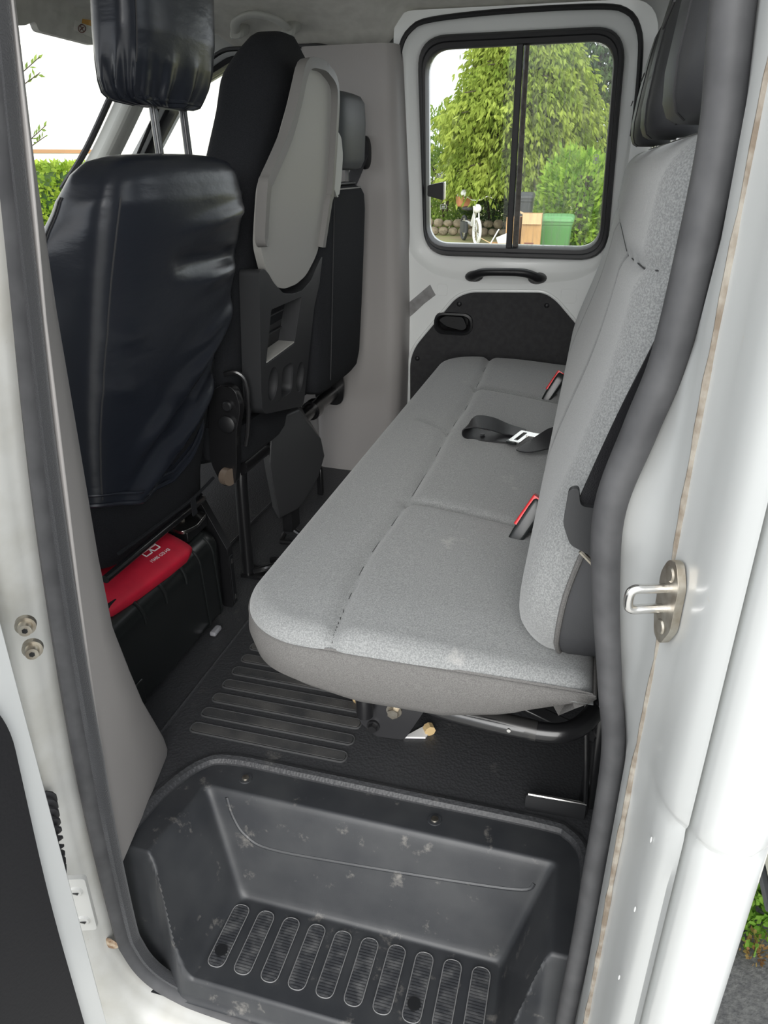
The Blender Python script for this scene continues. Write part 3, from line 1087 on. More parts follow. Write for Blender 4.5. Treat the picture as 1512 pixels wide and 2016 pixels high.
def inset(d):
    out = []
    n = len(outl)
    for i, p in enumerate(outl):
        a, b = outl[i - 1], outl[(i + 1) % n]
        t = Vector((b[0] - a[0], b[1] - a[1])).normalized()
        out.append((p[0] - t.y * d, p[1] + t.x * d))
    return out


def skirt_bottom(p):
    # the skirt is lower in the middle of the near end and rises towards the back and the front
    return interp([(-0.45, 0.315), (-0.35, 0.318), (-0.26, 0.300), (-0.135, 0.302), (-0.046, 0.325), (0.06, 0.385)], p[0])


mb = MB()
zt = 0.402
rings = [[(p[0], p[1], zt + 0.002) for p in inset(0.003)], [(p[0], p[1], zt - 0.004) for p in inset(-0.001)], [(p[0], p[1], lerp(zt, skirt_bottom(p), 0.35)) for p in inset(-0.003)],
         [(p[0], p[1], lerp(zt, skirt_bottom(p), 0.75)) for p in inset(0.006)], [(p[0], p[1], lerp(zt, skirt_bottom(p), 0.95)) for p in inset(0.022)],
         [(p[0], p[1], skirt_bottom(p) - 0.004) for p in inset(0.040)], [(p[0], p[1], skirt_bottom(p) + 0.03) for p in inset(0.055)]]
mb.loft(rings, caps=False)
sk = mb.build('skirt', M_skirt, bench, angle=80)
sk['label'] = 'darker woven side skirt of the cushion'
mb = MB()
mb.tube([(p[0], p[1], zt - 0.002) for p in inset(0.0)], 0.0016, 6, closed=True)
mb.build('welt', M_skirt, cush)
for i, sl in enumerate(SE):
    pts = []
    for a, b in zip(sl, sl[1:]):
        for k in range(12):
            pts.append((lerp(a[0], b[0], k / 12), lerp(a[1], b[1], k / 12)))
    pts = [p for p in pts if bench_d(*p) > 0.004 and p[0] < 0.03]
    mb = MB()
    mb.tube([(p[0], p[1], bench_z(*p) + 0.0002) for p in pts], 0.0009, 5)
    mb.build('seam', M_stitch, cush)

# backrest
BP = [(0.36, -0.020), (0.42, -0.046), (0.50, -0.047), (0.56, -0.040), (0.64, -0.016), (0.72, 0.010), (0.80, 0.028), (0.90, 0.042), (1.00, 0.052), (1.05, 0.058)]
BY0, BY1, BZ0, BZ1 = 0.778, 2.425, 0.385, 1.032


def back_sdf(y, z):
    cy, cz = (BY0 + BY1) / 2, (BZ0 + BZ1) / 2
    r = (0.15 if z < cz else 0.05) if y < cy else 0.05
    qy, qz = abs(y - cy) - (BY1 - BY0) / 2 + r, abs(z - cz) - (BZ1 - BZ0) / 2 + r
    return -(min(max(qy, qz), 0) + math.hypot(max(qy, 0), max(qz, 0)) - r), r


BSE = [[(1.19, 0.40), (1.215, 0.60), (1.235, 0.875)], [(1.96, 0.40), (1.98, 0.875)], [(0.80, 0.905), (1.235, 0.875), (1.98, 0.875), (2.40, 0.89)]]


def back_x(y, z):
    d, r = back_sdf(y, z)
    d = max(d, 0)
    x = interp(BP, z)
    x = (interp(BP, z - 0.03) + interp(BP, z) + interp(BP, z + 0.03)) / 3
    R = 0.055
    if d < R:
        x += (R - math.sqrt(max(R * R - (R - d) ** 2, 0))) * 0.95
    for sl in BSE:
        dd = min(seg_d((y, z), a, b) for a, b in zip(sl, sl[1:]))
        x += 0.006 * math.exp(-(dd / 0.012) ** 2) + 0.003 * math.exp(-(dd / 0.004) ** 2)
    return x


def back_fn(u, v):
    # v along the bench, u up the face; rows follow the rounded outline
    vv = v - 0.75 * math.sin(2 * PI * v) / (2 * PI)
    uu = u - 0.6 * math.sin(2 * PI * u) / (2 * PI)
    y = lerp(BY0, BY1, vv)
    lo, hi = BZ0, BZ1
    for r, top, dd in ((0.15, False, y - BY0), (0.05, True, y - BY0), (0.05, False, BY1 - y), (0.05, True, BY1 - y)):
        if dd < r:
            q = r - math.sqrt(max(r * r - (r - dd) ** 2, 0))
            if top:
                hi = min(hi, BZ1 - q)
            else:
                lo = max(lo, BZ0 + q)
    z = lerp(lo, hi, uu)
    return (back_x(y, z), y, z)


mb = MB()
mb.grid(back_fn, 80, 240)
bk = mb.build('backrest', M_fabric, bench, angle=80)
bo = []


def arc(cy, cz, r, a0, a1, n=16):
    return [(cy + r * math.cos(lerp(a0, a1, k / n)), cz + r * math.sin(lerp(a0, a1, k / n))) for k in range(n + 1)]


bo += arc(BY0 + 0.15, BZ0 + 0.15, 0.15, PI, PI * 1.5)
bo += arc(BY1 - 0.05, BZ0 + 0.05, 0.05, PI * 1.5, PI * 2)
bo += arc(BY1 - 0.05, BZ1 - 0.05, 0.05, 0, PI / 2)
bo += arc(BY0 + 0.05, BZ1 - 0.05, 0.05, PI / 2, PI)
bo += [(BY0, lerp(BZ1 - 0.05, BZ0 + 0.15, k / 24)) for k in range(1, 24)]


def bo_in(d):
    n = len(bo)
    out = []
    for i, p in enumerate(bo):
        a, b = bo[i - 1], bo[(i + 1) % n]
        t = Vector((b[0] - a[0], b[1] - a[1])).normalized()
        out.append((p[0] - t.y * d, p[1] + t.x * d))
    return out


def bxz(z):
    return (interp(BP, z - 0.03) + interp(BP, z) + interp(BP, z + 0.03)) / 3 + 0.052


mb = MB()
mb.loft([[(bxz(p[1]) - 0.004, p[0], p[1]) for p in bo_in(0.002)], [(bxz(p[1]) + 0.012, p[0], p[1]) for p in bo_in(-0.002)], [(bxz(p[1]) + 0.05, p[0], p[1]) for p in bo_in(0.0)], [(0.20, p[0], p[1]) for p in bo_in(0.012)], [(0.215, p[0], p[1]) for p in bo_in(0.05)]], caps=False)
mb.f.append(tuple(len(mb.v) - len(bo) + k for k in range(len(bo))))
bs = mb.build('backrest_side', M_vinyl, bench, angle=60)
bs['label'] = 'charcoal vinyl side and rear of the backrest'
bs.data.materials.append(M_fabric)
for f in bs.data.polygons:
    if f.center.z > 0.63 and f.center.x < 0.19:
        f.material_index = 1
mb = MB()
mb.tube([(bxz(p[1]) + 0.001, p[0], p[1]) for p in bo_in(-0.001)], 0.0035, 8, closed=True)
mb.build('piping', M_skirt, bk)
for sl in BSE:
    pts = []
    for a, b in zip(sl, sl[1:]):
        for k in range(14):
            pts.append((lerp(a[0], b[0], k / 14), lerp(a[1], b[1], k / 14)))
    mb = MB()
    mb.tube([(back_x(*p) - 0.0014, p[0], p[1]) for p in pts if back_sdf(*p)[0] > 0.005], 0.0009, 5)
    mb.build('seam', M_stitch, bk)

# headrests of the bench
def headrest_bench(yc):
    m1 = MB()
    rings = []
    tab = [(1.040, 0.55, 0.62), (1.046, 0.78, 0.80), (1.060, 0.93, 0.92), (1.09, 1.0, 1.0), (1.15, 1.0, 1.0), (1.22, 0.98, 0.95), (1.27, 0.93, 0.85), (1.295, 0.82, 0.68), (1.305, 0.6, 0.4)]
    for z, wy, wx in tab:
        rings.append(superring((0.105 + 0.10 * (z - 1.05), yc, z), (1, 0, 0), (0, 1, 0), 0.060 * wx, 0.135 * wy, 3.2, 48))
    m1.loft(rings)
    h = m1.build('headrest', M_vinyl, bench, angle=70)
    m2 = MB()
    for dx in (-0.0625,):
        m2.tube([(0.105 + 0.10 * (z - 1.05) - 0.060 * wx * 0.93, yc + 0.135 * wy * 0.62, z) for z, wy, wx in tab], 0.0014, 6)
        m2.tube([(0.105 + 0.10 * (z - 1.05) - 0.060 * wx * 0.93, yc - 0.135 * wy * 0.62, z) for z, wy, wx in tab], 0.0014, 6)
        m2.tube([(0.105 - 0.066 + 0.004, yc - 0.08 + 0.16 * k / 8, 1.135) for k in range(9)], 0.0012, 6)
    m2.build('headrest_seam', M_stitch, h)
    for s_ in (-1, 1):
        m3 = MB()
        m3.tube([(0.115, yc + 0.06 * s_, 0.99), (0.115, yc + 0.06 * s_, 1.06)], 0.007, 10)
        m3.build('headrest_post', M_chrome, h)


for yc in (0.93, 1.55, 2.17):
    headrest_bench(yc)

# bench frame: tube loop, legs, bracket, cross bar
mb = MB()
mb.tube(smooth_path([(-0.31, 1.06, 0.262), (-0.24, 0.945, 0.252), (-0.18, 0.890, 0.248), (-0.10, 0.875, 0.246), (0.0, 0.870, 0.247), (0.045, 0.880, 0.252), (0.075, 0.925, 0.258), (0.088, 1.0, 0.265), (0.09, 1.6, 0.27)], 8), 0.0145, 14)
ft = mb.build('frame_tube', M_blksteel, bench)
mb = MB()
mb.tube([(-0.145, 0.881, 0.247), (-0.005, 0.870, 0.247)], 0.0155, 14)
mb.build('frame_sleeve', M_tubegrey, ft)
mb = MB()
mb.tube([(-0.045, 0.858, 0.250), (-0.045, 0.8555, 0.250)], 0.003, 10)
mb.build('pin', M_chrome, ft)
mb = MB()
mb.tube([(-0.335, 1.14, 0.30), (-0.335, 1.14, 0.10), (-0.325, 1.125, 0.06)], 0.0135, 12)
mb.build('front_leg', M_blksteel, bench)
mb = MB()
mb.tube([(-0.16, 1.07, 0.27), (-0.25, 1.09, 0.06)], 0.015, 12)
mb.build('brace', M_blksteel, bench)
mb = MB()
br = rpoly([(-0.345, 0.100), (-0.318, 0.135), (-0.270, 0.145), (-0.200, 0.112), (-0.245, 0.022), (-0.300, 0.018), (-0.332, 0.042)], 0.010, 4)
mb.plate(br, [], lambda u, v, w: (u, 1.04 + w + 0.1 * v, v), -0.003, 0.003)
bk2 = mb.build('bracket', mat('semi_gloss_black_steel', (0.022, 0.022, 0.024), 0.32), bench, bevel=0.002)
for (bx, bz, r, mm) in ((-0.266, 0.084, 0.0135, M_zinc), (-0.305, 0.042, 0.011, M_blksteel)):
    mb = MB()
    yy = 1.04 + 0.1 * bz - 0.003
    mb.tube([(bx, yy, bz), (bx, yy - 0.004, bz)], r * 1.1, 18)
    mb.tube([(bx, yy - 0.004, bz), (bx, yy - 0.014, bz)], r * 0.8, 6)
    mb.build('bolt', mm, bk2, smooth=False)
mb = MB()
mb.tube([(-0.318, 1.03, 0.16), (-0.318, 1.028, 0.075)], 0.016, 14)
mb.build('pivot_tube', M_blksteel, bk2)
for q0, q1 in (((-0.212, 1.100, 0.010), (-0.205, 1.088, 0.010)), ((-0.372, 1.146, 0.010), (-0.362, 1.140, 0.010))):
    mb = MB()
    mb.tube([q0, q1], 0.011, 8)
    mb.build('foam_block', M_foam, bench)
mb = MB()
mb.plate([(-0.252, 1.066), (-0.212, 1.076), (-0.205, 1.105), (-0.222, 1.105)], [], XY(0.001), 0, 0.004)
mb.build('torn_sheet', M_paper, bench, smooth=False)
mb = MB()
mb.box((-0.12, 1.10, 0.33), (0.30, 0.30, 0.012))
mb.build('seat_pan', M_blksteel, bench, bevel=0.004)
mb = MB()
mb.tube([(-0.045, 0.98, 0.205), (0.085, 0.99, 0.150)], 0.013, 4)
mb.build('cross_bar', M_blksteel, bench, bevel=0.002)
for yy in (1.0, 2.3):
    mb = MB()
    mb.tube([(0.095, yy, 0.0), (0.095, yy, 0.42), (0.125, yy, 0.70)], 0.017, 12)
    mb.build('rear_leg', M_blksteel, bench)
mb = MB()
mb.tube([(-0.335, 2.2, 0.30), (-0.335, 2.2, 0.0)], 0.0135, 12)
mb.build('front_leg', M_blksteel, bench)
mb = MB()
mb.tube([(0.062, 0.985, 0.25), (0.073, 0.975, 0.16), (0.080, 0.97, 0.10), (0.088, 0.965, 0.01)], 0.004, 8)
mb.build('release_cable', M_blksteel, bench)

# small bright-edged steel plate standing on the mat
pt0 = thing('sill_bracket', (0.04, 0.955, 0.0), 'small flat black bracket with a bright top edge on the floor mat', 'bracket')
mb = MB()
mb.plate(rrect(-0.012, 0.0, 0.088, 0.030, 0.006, 4), [], lambda u, v, w: (u, 0.957 + w + 0.15 * v + 0.03 * u, v), -0.003, 0.003)
mb.build('plate', M_plastic, pt0, bevel=0.001)
mb = MB()
mb.tube([(-0.008, 0.9613, 0.030), (0.04, 0.963, 0.030), (0.088, 0.9645, 0.029)], 0.0030, 8)
mb.build('bright_edge', M_chrome, pt0)

# seat-belt buckles standing in the gap between cushion and backrest
def buckle(name, x, y, label, k=1.0):
    t = thing(name, (x, y, 0.42), label, 'belt buckle', 'red-button seat-belt buckles of the rear bench')
    R = Matrix.Rotation(math.radians(-20), 3, 'X') @ Matrix.Rotation(math.radians(28), 3, 'Y')
    c = Vector((x - 0.006, y, 0.452))
    m1 = MB()
    sec_ = rrect(-0.028, -0.014, 0.028, 0.014, 0.007, 4)
    m1.loft([[c + R @ Vector((q * p[1], q * p[0], zz_)) for p in sec_] for zz_, q in ((-0.05, 0.82), (-0.03, 0.95), (0.015, 1.0), (0.030, 0.98), (0.034, 0.9))])
    b = m1.build('buckle_body', M_gloss, t, angle=40)
    m2 = MB()
    sec2 = rrect(-0.0245, -0.0095, 0.0245, 0.0095, 0.003, 3)
    m2.loft([[c + R @ Vector((p[1] - 0.0078, p[0], zz_)) for p in sec2] for zz_ in (-0.022, 0.033, 0.0365)])
    m2.build('release_button', M_redbtn, b)
    m3 = MB()
    m3.loft([[c + R @ Vector((p[1] * 0.22 + 0.006, p[0] * 0.95, zz_)) for p in sec2] for zz_ in (0.034, 0.0372)])
    m3.build('slot', M_chrome, b)
    return t


buckle('belt_buckle', -0.052, 1.165, 'red-button belt buckle on the bench close to the near cross seam')
buckle('belt_buckle', -0.060, 2.02, 'red-button belt buckle at the far end of the bench')

# loose lap belt lying across the middle of the cushion
lap = thing('lap_belt', (-0.15, 1.57, 0.43), 'loose black lap belt with bright metal tongue lying on the bench', 'seat belt')


def ribbon(name, pts, wid, m, parent, up_fn, th=0.0012, per=8):
    P_ = smooth_path(pts, per)
    m1 = MB()
    rg_ = []
    n = len(P_)
    for i, p in enumerate(P_):
        t = (P_[min(i + 1, n - 1)] - P_[max(i - 1, 0)]).normalized()
        w_ = up_fn(i / (n - 1))
        w_ = (w_ - t * w_.dot(t)).normalized()
        nrm = t.cross(w_)
        rg_.append([p + w_ * wid / 2 + nrm * th, p - w_ * wid / 2 + nrm * th, p - w_ * wid / 2 - nrm * th, p + w_ * wid / 2 - nrm * th])
    m1.loft(rg_)
    return m1.build(name, m, parent, angle=50)


zb = 0.432
# loop: out towards the front edge, folded back over itself
ribbon('webbing', [(-0.125, 1.595, zb + 0.006), (-0.17, 1.60, zb + 0.006), (-0.215, 1.605, zb + 0.004), (-0.238, 1.607, zb + 0.010), (-0.240, 1.608, zb + 0.024), (-0.222, 1.61, zb + 0.034), (-0.19, 1.62, zb + 0.030), (-0.15, 1.63, zb + 0.016), (-0.115, 1.625, zb + 0.012)], 0.052, M_web, lap,
       lambda t: Vector((0.25 * math.sin(t * 3), 1, 0.25 * math.sin(t * PI))))
ribbon('webbing', [(-0.110, 1.545, zb + 0.010), (-0.088, 1.538, zb + 0.014), (-0.060, 1.55, zb + 0.024), (-0.035, 1.565, zb + 0.030), (0.0, 1.575, zb + 0.02)], 0.052, M_web, lap,
       lambda t: Vector((0.35 - 0.3 * t, 1, 0.05 + 0.9 * t)))
RT = Matrix.Rotation(math.radians(-18), 3, 'Z')
mb = MB()
fr = lambda u, v, w: Vector((-0.118, 1.588, zb + 0.014)) + RT @ Vector((u, v, w + 0.04 * v))
mb.plate(rrect(-0.014, -0.036, 0.014, 0.036, 0.005, 4), [rrect(-0.004, -0.027, 0.005, 0.027, 0.002, 3)[::-1]], fr, 0, 0.0028)
tg = mb.build('tongue', M_chrome, lap, bevel=0.0006)
mb = MB()
mb.plate(rpoly([(0.010, 0.006), (0.052, 0.010), (0.056, 0.014), (0.056, 0.030), (0.050, 0.033), (0.010, 0.030)], 0.003, 3), [rrect(0.034, 0.017, 0.044, 0.025, 0.001, 2)[::-1]], fr, 0.002, 0.0045)
mb.build('tongue_blade', M_chrome, tg)
mb = MB()
mb.plate(rrect(-0.018, -0.040, 0.006, -0.020, 0.006, 4), [], fr, -0.004, 0.002)
mb.build('tongue_cover', M_gloss, tg, bevel=0.002)
mb = MB()
mb.tube([(-0.205, 1.605, zb + 0.0085), (-0.205, 1.605, zb + 0.0095)], 0.006, 14)
mb.build('stop_stud', M_plastic, lap)

# shoulder belt by the near end of the backrest
sb = thing('shoulder_belt', (0.04, 0.75, 0.62), 'black shoulder belt and plastic anchor beside the near end of the backrest', 'seat belt')
ribbon('webbing', [(0.030, 0.752, 0.655), (0.042, 0.752, 0.70), (0.062, 0.752, 0.77), (0.090, 0.748, 0.86), (0.122, 0.735, 0.98), (0.150, 0.72, 1.10), (0.18, 0.71, 1.30)], 0.048, M_web, sb, lambda t: Vector((1, 0.25, 0)))
mb = MB()
mb.plate(rpoly([(-0.004, 0.690), (0.006, 0.693), (0.010, 0.672), (0.052, 0.668), (0.056, 0.625), (0.030, 0.612), (0.004, 0.625), (-0.006, 0.650)], 0.006, 4), [], lambda u, v, w: (u + 0.004, 0.742 + w + 0.1 * u, v), -0.005, 0.004)
mb.build('belt_anchor', M_plastic_dk, sb, bevel=0.002)
mb = MB()
mb.tube([(0.020, 0.742, 0.617), (0.034, 0.742, 0.604), (0.046, 0.744, 0.585)], 0.003, 8)
mb.build('anchor_bolt', M_zinc, sb)

# ================================================================== DRIVER SEAT
ds = thing('driver_seat', (-0.9, 1.23, 0.0), 'driver seat in a wrinkled black leatherette cover with high headrest', 'car seat')
D_Y = 1.232
# (height, rear surface x, half width, depth)
DT = [(0.30, -0.805, 0.205, 0.15), (0.36, -0.800, 0.212, 0.17), (0.45, -0.782, 0.222, 0.185), (0.55, -0.760, 0.232, 0.19), (0.65, -0.736, 0.238, 0.19), (0.75, -0.712, 0.240, 0.185), (0.84, -0.690, 0.238, 0.175), (0.91, -0.673, 0.233, 0.160),
      (0.955, -0.666, 0.224, 0.140), (0.985, -0.668, 0.207, 0.112), (1.003, -0.677, 0.180, 0.085), (1.012, -0.690, 0.135, 0.055), (1.015, -0.700, 0.06, 0.025)]


def dcol(i):
    return [(r[0], r[i]) for r in DT]


def folds(y, z):
    """pulls and creases of the loose cover on the rear face"""
    d = 0.0
    t = y - D_Y
    for zc, k, wv, A, y0, y1 in ((0.90, 0.10, 0.014, 0.008, -0.05, 0.24), (0.845, -0.05, 0.020, -0.010, -0.10, 0.24), (0.80, 0.06, 0.016, 0.006, 0.0, 0.24), (0.60, 0.55, 0.020, 0.010, -0.16, 0.26), (0.55, 0.60, 0.016, -0.008, -0.16, 0.26),
                                (0.49, 0.45, 0.018, 0.011, -0.22, 0.24), (0.435, 0.40, 0.014, -0.008, -0.22, 0.20), (0.66, 0.35, 0.016, 0.006, 0.02, 0.26), (0.70, -0.25, 0.018, 0.005, -0.24, -0.12), (0.60, -0.3, 0.016, 0.006, -0.24, -0.13)):
        m = sm((t - y0) / 0.08) * sm((y1 - t) / 0.08)
        d += 1.5 * A * m * math.exp(-((z - zc - k * t) / wv) ** 2)
    return d


NR = 96
HEM = [(-0.25, 0.050), (-0.18, 0.035), (-0.10, 0.012), (0.0, 0.010), (0.08, 0.030), (0.14, 0.062), (0.19, 0.105), (0.25, 0.175)]


def dring(z, grow=0.0, tilt=0.0, fold=True):
    xr, hw, dep = interp(dcol(1), z), interp(dcol(2), z) + grow, interp(dcol(3), z) + 2 * grow
    out = superring((xr + grow - dep / 2, D_Y, z), (1, 0, 0), (0, 1, 0), dep / 2, hw, 3.6, NR)
    res = []
    for p in out:
        q = p.copy()
        q.z += tilt * interp(HEM, p.y - D_Y)
        if fold:
            k = sm((q.x - (xr - dep * 0.5)) / (dep * 0.35))
            q.x += folds(q.y, q.z) * k
            kk = sm(((xr - dep * 0.3) - q.x) / (dep * 0.4))
            if q.y < D_Y:
                q.y -= 0.006 * math.sin(q.z * 46 + 9 * q.x) * kk
        q += Vector((1, 1, 0)) * 0.0
        res.append(q)
    return res


mb = MB()
rings = []
zs = []
z = 0.405
while z < 0.955:
    zs.append(z)
    z += 0.0085
zs += [0.955, 0.97, 0.985, 0.995, 1.003, 1.009, 1.012, 1.0145, 1.015]
for z in zs:
    t = 1 - sm((z - 0.405) / 0.40)
    rings.append(dring(z, 0.006 if z < 0.95 else 0.004, t))
mb.loft(rings, caps=True)
db = mb.build('backrest_cover', M_leather, ds, angle=80)
# seams of the cover: along the rear left edge and on the side
for idx in (int(NR * 0.845), int(NR * 0.715)):
    mb = MB()
    for off in ((0.0,) if idx > NR * 0.8 else (-0.4, 0.4)):
        pts = []
        for rg in rings[1:-8]:
            a, b = rg[idx], rg[(idx + 1) % NR]
            p = a.lerp(b, 0.5 + off)
            c = Vector((interp(dcol(1), p.z) - 0.09, D_Y, p.z))
            pts.append(p + (p - c).normalized() * 0.0004)
        mb.tube(pts, 0.0016, 6)
    mb.build('cover_seam', M_stitch, db)
# hem of the cover
mb = MB()
mb.tube([p + Vector((0, 0, -0.002)) for p in rings[0]], 0.0045, 7, closed=True)
mb.tube([p + Vector((0.004, 0, 0.018)) for p in rings[0]], 0.0030, 7, closed=True)
mb.build('hem', M_leather, db)
# cloth lower backrest
mb = MB()
mb.loft([dring(z, -0.008, 0, False) for z in (0.30, 0.32, 0.36, 0.42, 0.48, 0.55, 0.62)], caps=True)
lb = mb.build('lower_backrest', M_blackcloth, ds, angle=60)
mb = MB()
mb.tube(smooth_path([(-0.785, 1.02, 0.352), (-0.788, 1.15, 0.345), (-0.786, 1.3, 0.343), (-0.788, 1.40, 0.35)], 6), 0.0035, 6)
mb.build('drawstring', M_blackcloth, lb)
mb = MB()
mb.plate(rrect(1.285, 0.305, 1.305, 0.345, 0.003, 3), [], lambda u, v, w: (-0.7835 + w, u, v), -0.001, 0.001)
mb.build('fabric_tab', M_blackcloth, lb)
# seat cushion in front of the backrest
mb = MB()
mb.loft([superring((-1.10, D_Y, z), (1, 0, 0), (0, 1, 0), 0.26 * k, 0.245 * k, 5, 40) for z, k in ((0.33, 0.93), (0.345, 1.0), (0.42, 1.0), (0.445, 0.94), (0.45, 0.6))])
mb.build('seat_cushion', M_blackcloth, ds, angle=60)
# lower steel rail and tube
mb = MB()
mb.tube([(-0.800, 0.99, 0.312), (-0.800, 1.36, 0.312), (-0.815, 1.39, 0.300), (-0.86, 1.41, 0.285)], 0.008, 10)
mb.build('seat_rail', M_blksteel, ds)
# recliner bracket on the passenger side of the backrest
mb = MB()
brk = rpoly([(-0.80, 0.30), (-0.765, 0.31), (-0.758, 0.36), (-0.752, 0.44), (-0.735, 0.50), (-0.745, 0.545), (-0.775, 0.555), (-0.81, 0.53), (-0.82, 0.45), (-0.825, 0.36)], 0.018, 5)
mb.plate(brk, [], XZ(1.472), -0.012, 0.012)
rb = mb.build('recliner_bracket', M_blksteel, ds, bevel=0.006, bseg=3)
for (x, z, r) in ((-0.770, 0.462, 0.020), (-0.765, 0.505, 0.012)):
    mb = MB()
    mb.tube([(x, 1.462, z), (x, 1.452, z), (x, 1.449, z)], [r, r, r * 0.75], 18)
    mb.build('pivot', M_plastic, rb)
mb = MB()
mb.tube([(-0.790, 1.458, 0.332), (-0.772, 1.452, 0.332)], [0.021, 0.021], 18)
mb.build('tube_end', mat('bare_brown_steel', (0.22, 0.17, 0.13), 0.5, metal=0.3), rb)
mb = MB()
mb.tube(smooth_path([(-0.78, 1.484, 0.57), (-0.755, 1.490, 0.575), (-0.735, 1.495, 0.555), (-0.732, 1.495, 0.50), (-0.738, 1.495, 0.44), (-0.745, 1.49, 0.40)], 6), 0.0055, 8)
mb.build('guard_wire', M_blksteel, rb)
# pedestal leg on the passenger side
mb = MB()
lg = rpoly([(-0.90, 0.30), (-0.835, 0.30), (-0.775, 0.175), (-0.770, 0.165), (-0.770, 0.004), (-0.800, 0.004), (-0.802, 0.15), (-0.86, 0.255), (-0.90, 0.255)], 0.008, 4)
mb.plate(lg, [], XZ(1.41), -0.012, 0.012)
pl_ = mb.build('pedestal_leg', M_blksteel, ds, bevel=0.003)
mb = MB()
mb.box((-0.7695, 1.41, 0.08), (0.004, 0.014, 0.13))
mb.build('leg_channel', M_plastic, pl_)
for z in (0.13, 0.03):
    mb = MB()
    mb.box((-0.7690, 1.41, z), (0.004, 0.007, 0.012))
    mb.build('slot', M_chrome, pl_, smooth=False)
mb = MB()
mb.plate(rrect(-1.30, 0.0, -0.86, 0.30, 0.02, 3), [], XZ(1.045), -0.006, 0.006)
mb.build('pedestal_side', M_blksteel, ds)
# steel slide under the seat, seen above the case
mb = MB()
mb.plate(rpoly([(-0.88, 1.29), (-0.805, 1.27), (-0.79, 1.31), (-0.80, 1.375), (-0.86, 1.385), (-0.90, 1.36)], 0.012, 4), [], XY(0.268), -0.004, 0.004)
sl_ = mb.build('slide_plate', M_chrome, ds, bevel=0.002)
mb = MB()
mb.tube([(-0.84, 1.33, 0.270), (-0.84, 1.33, 0.279)], 0.007, 6)
mb.build('slide_bolt', M_zinc, sl_, smooth=False)
mb = MB()
mb.box((-0.865, 1.335, 0.248), (0.12, 0.09, 0.026))
mb.build('slide_rail', M_blksteel, ds, bevel=0.003)

# headrest with gathered cover
HT = [(1.083, -0.725, 0.085, 0.055), (1.088, -0.722, 0.125, 0.090), (1.098, -0.716, 0.140, 0.112), (1.115, -0.706, 0.150, 0.130), (1.14, -0.696, 0.157, 0.142), (1.18, -0.688, 0.160, 0.148), (1.25, -0.682, 0.158, 0.145), (1.32, -0.686, 0.150, 0.132), (1.36, -0.692, 0.132, 0.11), (1.378, -0.70, 0.09, 0.07)]
H_Y = 1.238
mb = MB()
rings = []
HN = 120
for i in range(64):
    z = lerp(1.083, 1.378, (i / 63) ** 1.15)
    xr, hw, dep = interp([(a[0], a[1]) for a in HT], z), interp([(a[0], a[2]) for a in HT], z), interp([(a[0], a[3]) for a in HT], z)
    dep *= 0.72
    hw *= 0.87
    rg = superring((xr - dep / 2 + 0.03, H_Y, z), (1, 0, 0), (0, 1, 0), dep / 2, hw, 3.0, HN)
    g = 0.010 * (1 - sm((z - 1.085) / 0.085))
    c = Vector((xr - dep / 2 + 0.03, H_Y, z))
    rg = [p + (p - c).normalized() * g * (0.6 * math.sin(k * 0.62 + 1.5 * math.sin(k * 0.21)) + 0.4 * math.sin(k * 1.31)) for k, p in enumerate(rg)]
    rings.append(rg)
mb.loft(rings)
hr = mb.build('headrest', M_leather, ds, angle=80)
mb = MB()
mb.tube([p.lerp(Vector((-0.735, H_Y, p.z)), 0.1) + Vector((0, 0, -0.002)) for p in rings[4]], 0.0045, 8, closed=True)
mb.build('drawstring_hem', M_leather, hr)
mb = MB()
mb.tube([rg[int(HN * 0.85)] + Vector((0.0006, -0.0006, 0)) for rg in rings[14:-8]], 0.0012, 6)
mb.build('headrest_seam', M_stitch, hr)
for yy in (1.215, 1.312):
    mb = MB()
    mb.tube([(-0.718, yy, 0.99), (-0.722, yy, 1.10)], 0.0068, 12)
    mb.build('headrest_post', M_blksteel if yy > 1.25 else mat('dark_chrome_post', (0.12, 0.12, 0.12), 0.25, metal=0.9), hr)

# ================================================================== FRONT PASSENGER BENCH
pb = thing('passenger_bench', (-0.9, 1.9, 0.0), 'black double passenger seat with fold-down grey table on its back', 'car seat')
tx = lambda z: -0.70 + 0.18 * (z - 0.735)
TF = lambda u, v, w: (tx(v) + w, u, v)
# middle backrest: bottle-shaped cushion behind the table
MT = [(0.36, 1.685, 0.195), (0.50, 1.685, 0.205), (0.70, 1.685, 0.205), (0.86, 1.685, 0.200), (0.95, 1.688, 0.185), (1.02, 1.695, 0.155), (1.10, 1.71, 0.135), (1.17, 1.72, 0.130), (1.21, 1.725, 0.115), (1.235, 1.725, 0.088), (1.248, 1.725, 0.05)]
mb = MB()
rings = []
for z in [0.36 + 0.0135 * i for i in range(66)] + [1.248]:
    if z > 1.248:
        continue
    yc, hw = interp([(a[0], a[1]) for a in MT], z), interp([(a[0], a[2]) for a in MT], z)
    dep = 0.15 if z < 1.15 else lerp(0.15, 0.06, sm((z - 1.15) / 0.1))
    rings.append(superring((tx(z) - 0.028 - 0.075, yc, z), (1, 0, 0), (0, 1, 0), dep / 2, hw, 4.0, 56))
mb.loft(rings)
mbk = mb.build('middle_backrest', M_blackcloth, pb, angle=60)
mb = MB()
mb.tube([rg[33] + Vector((-0.0005, -0.0008, 0)) for rg in rings[30:-3]], 0.0012, 5)
mb.build('seam', mat('grey_thread', (0.16, 0.16, 0.17), 0.9), mbk)
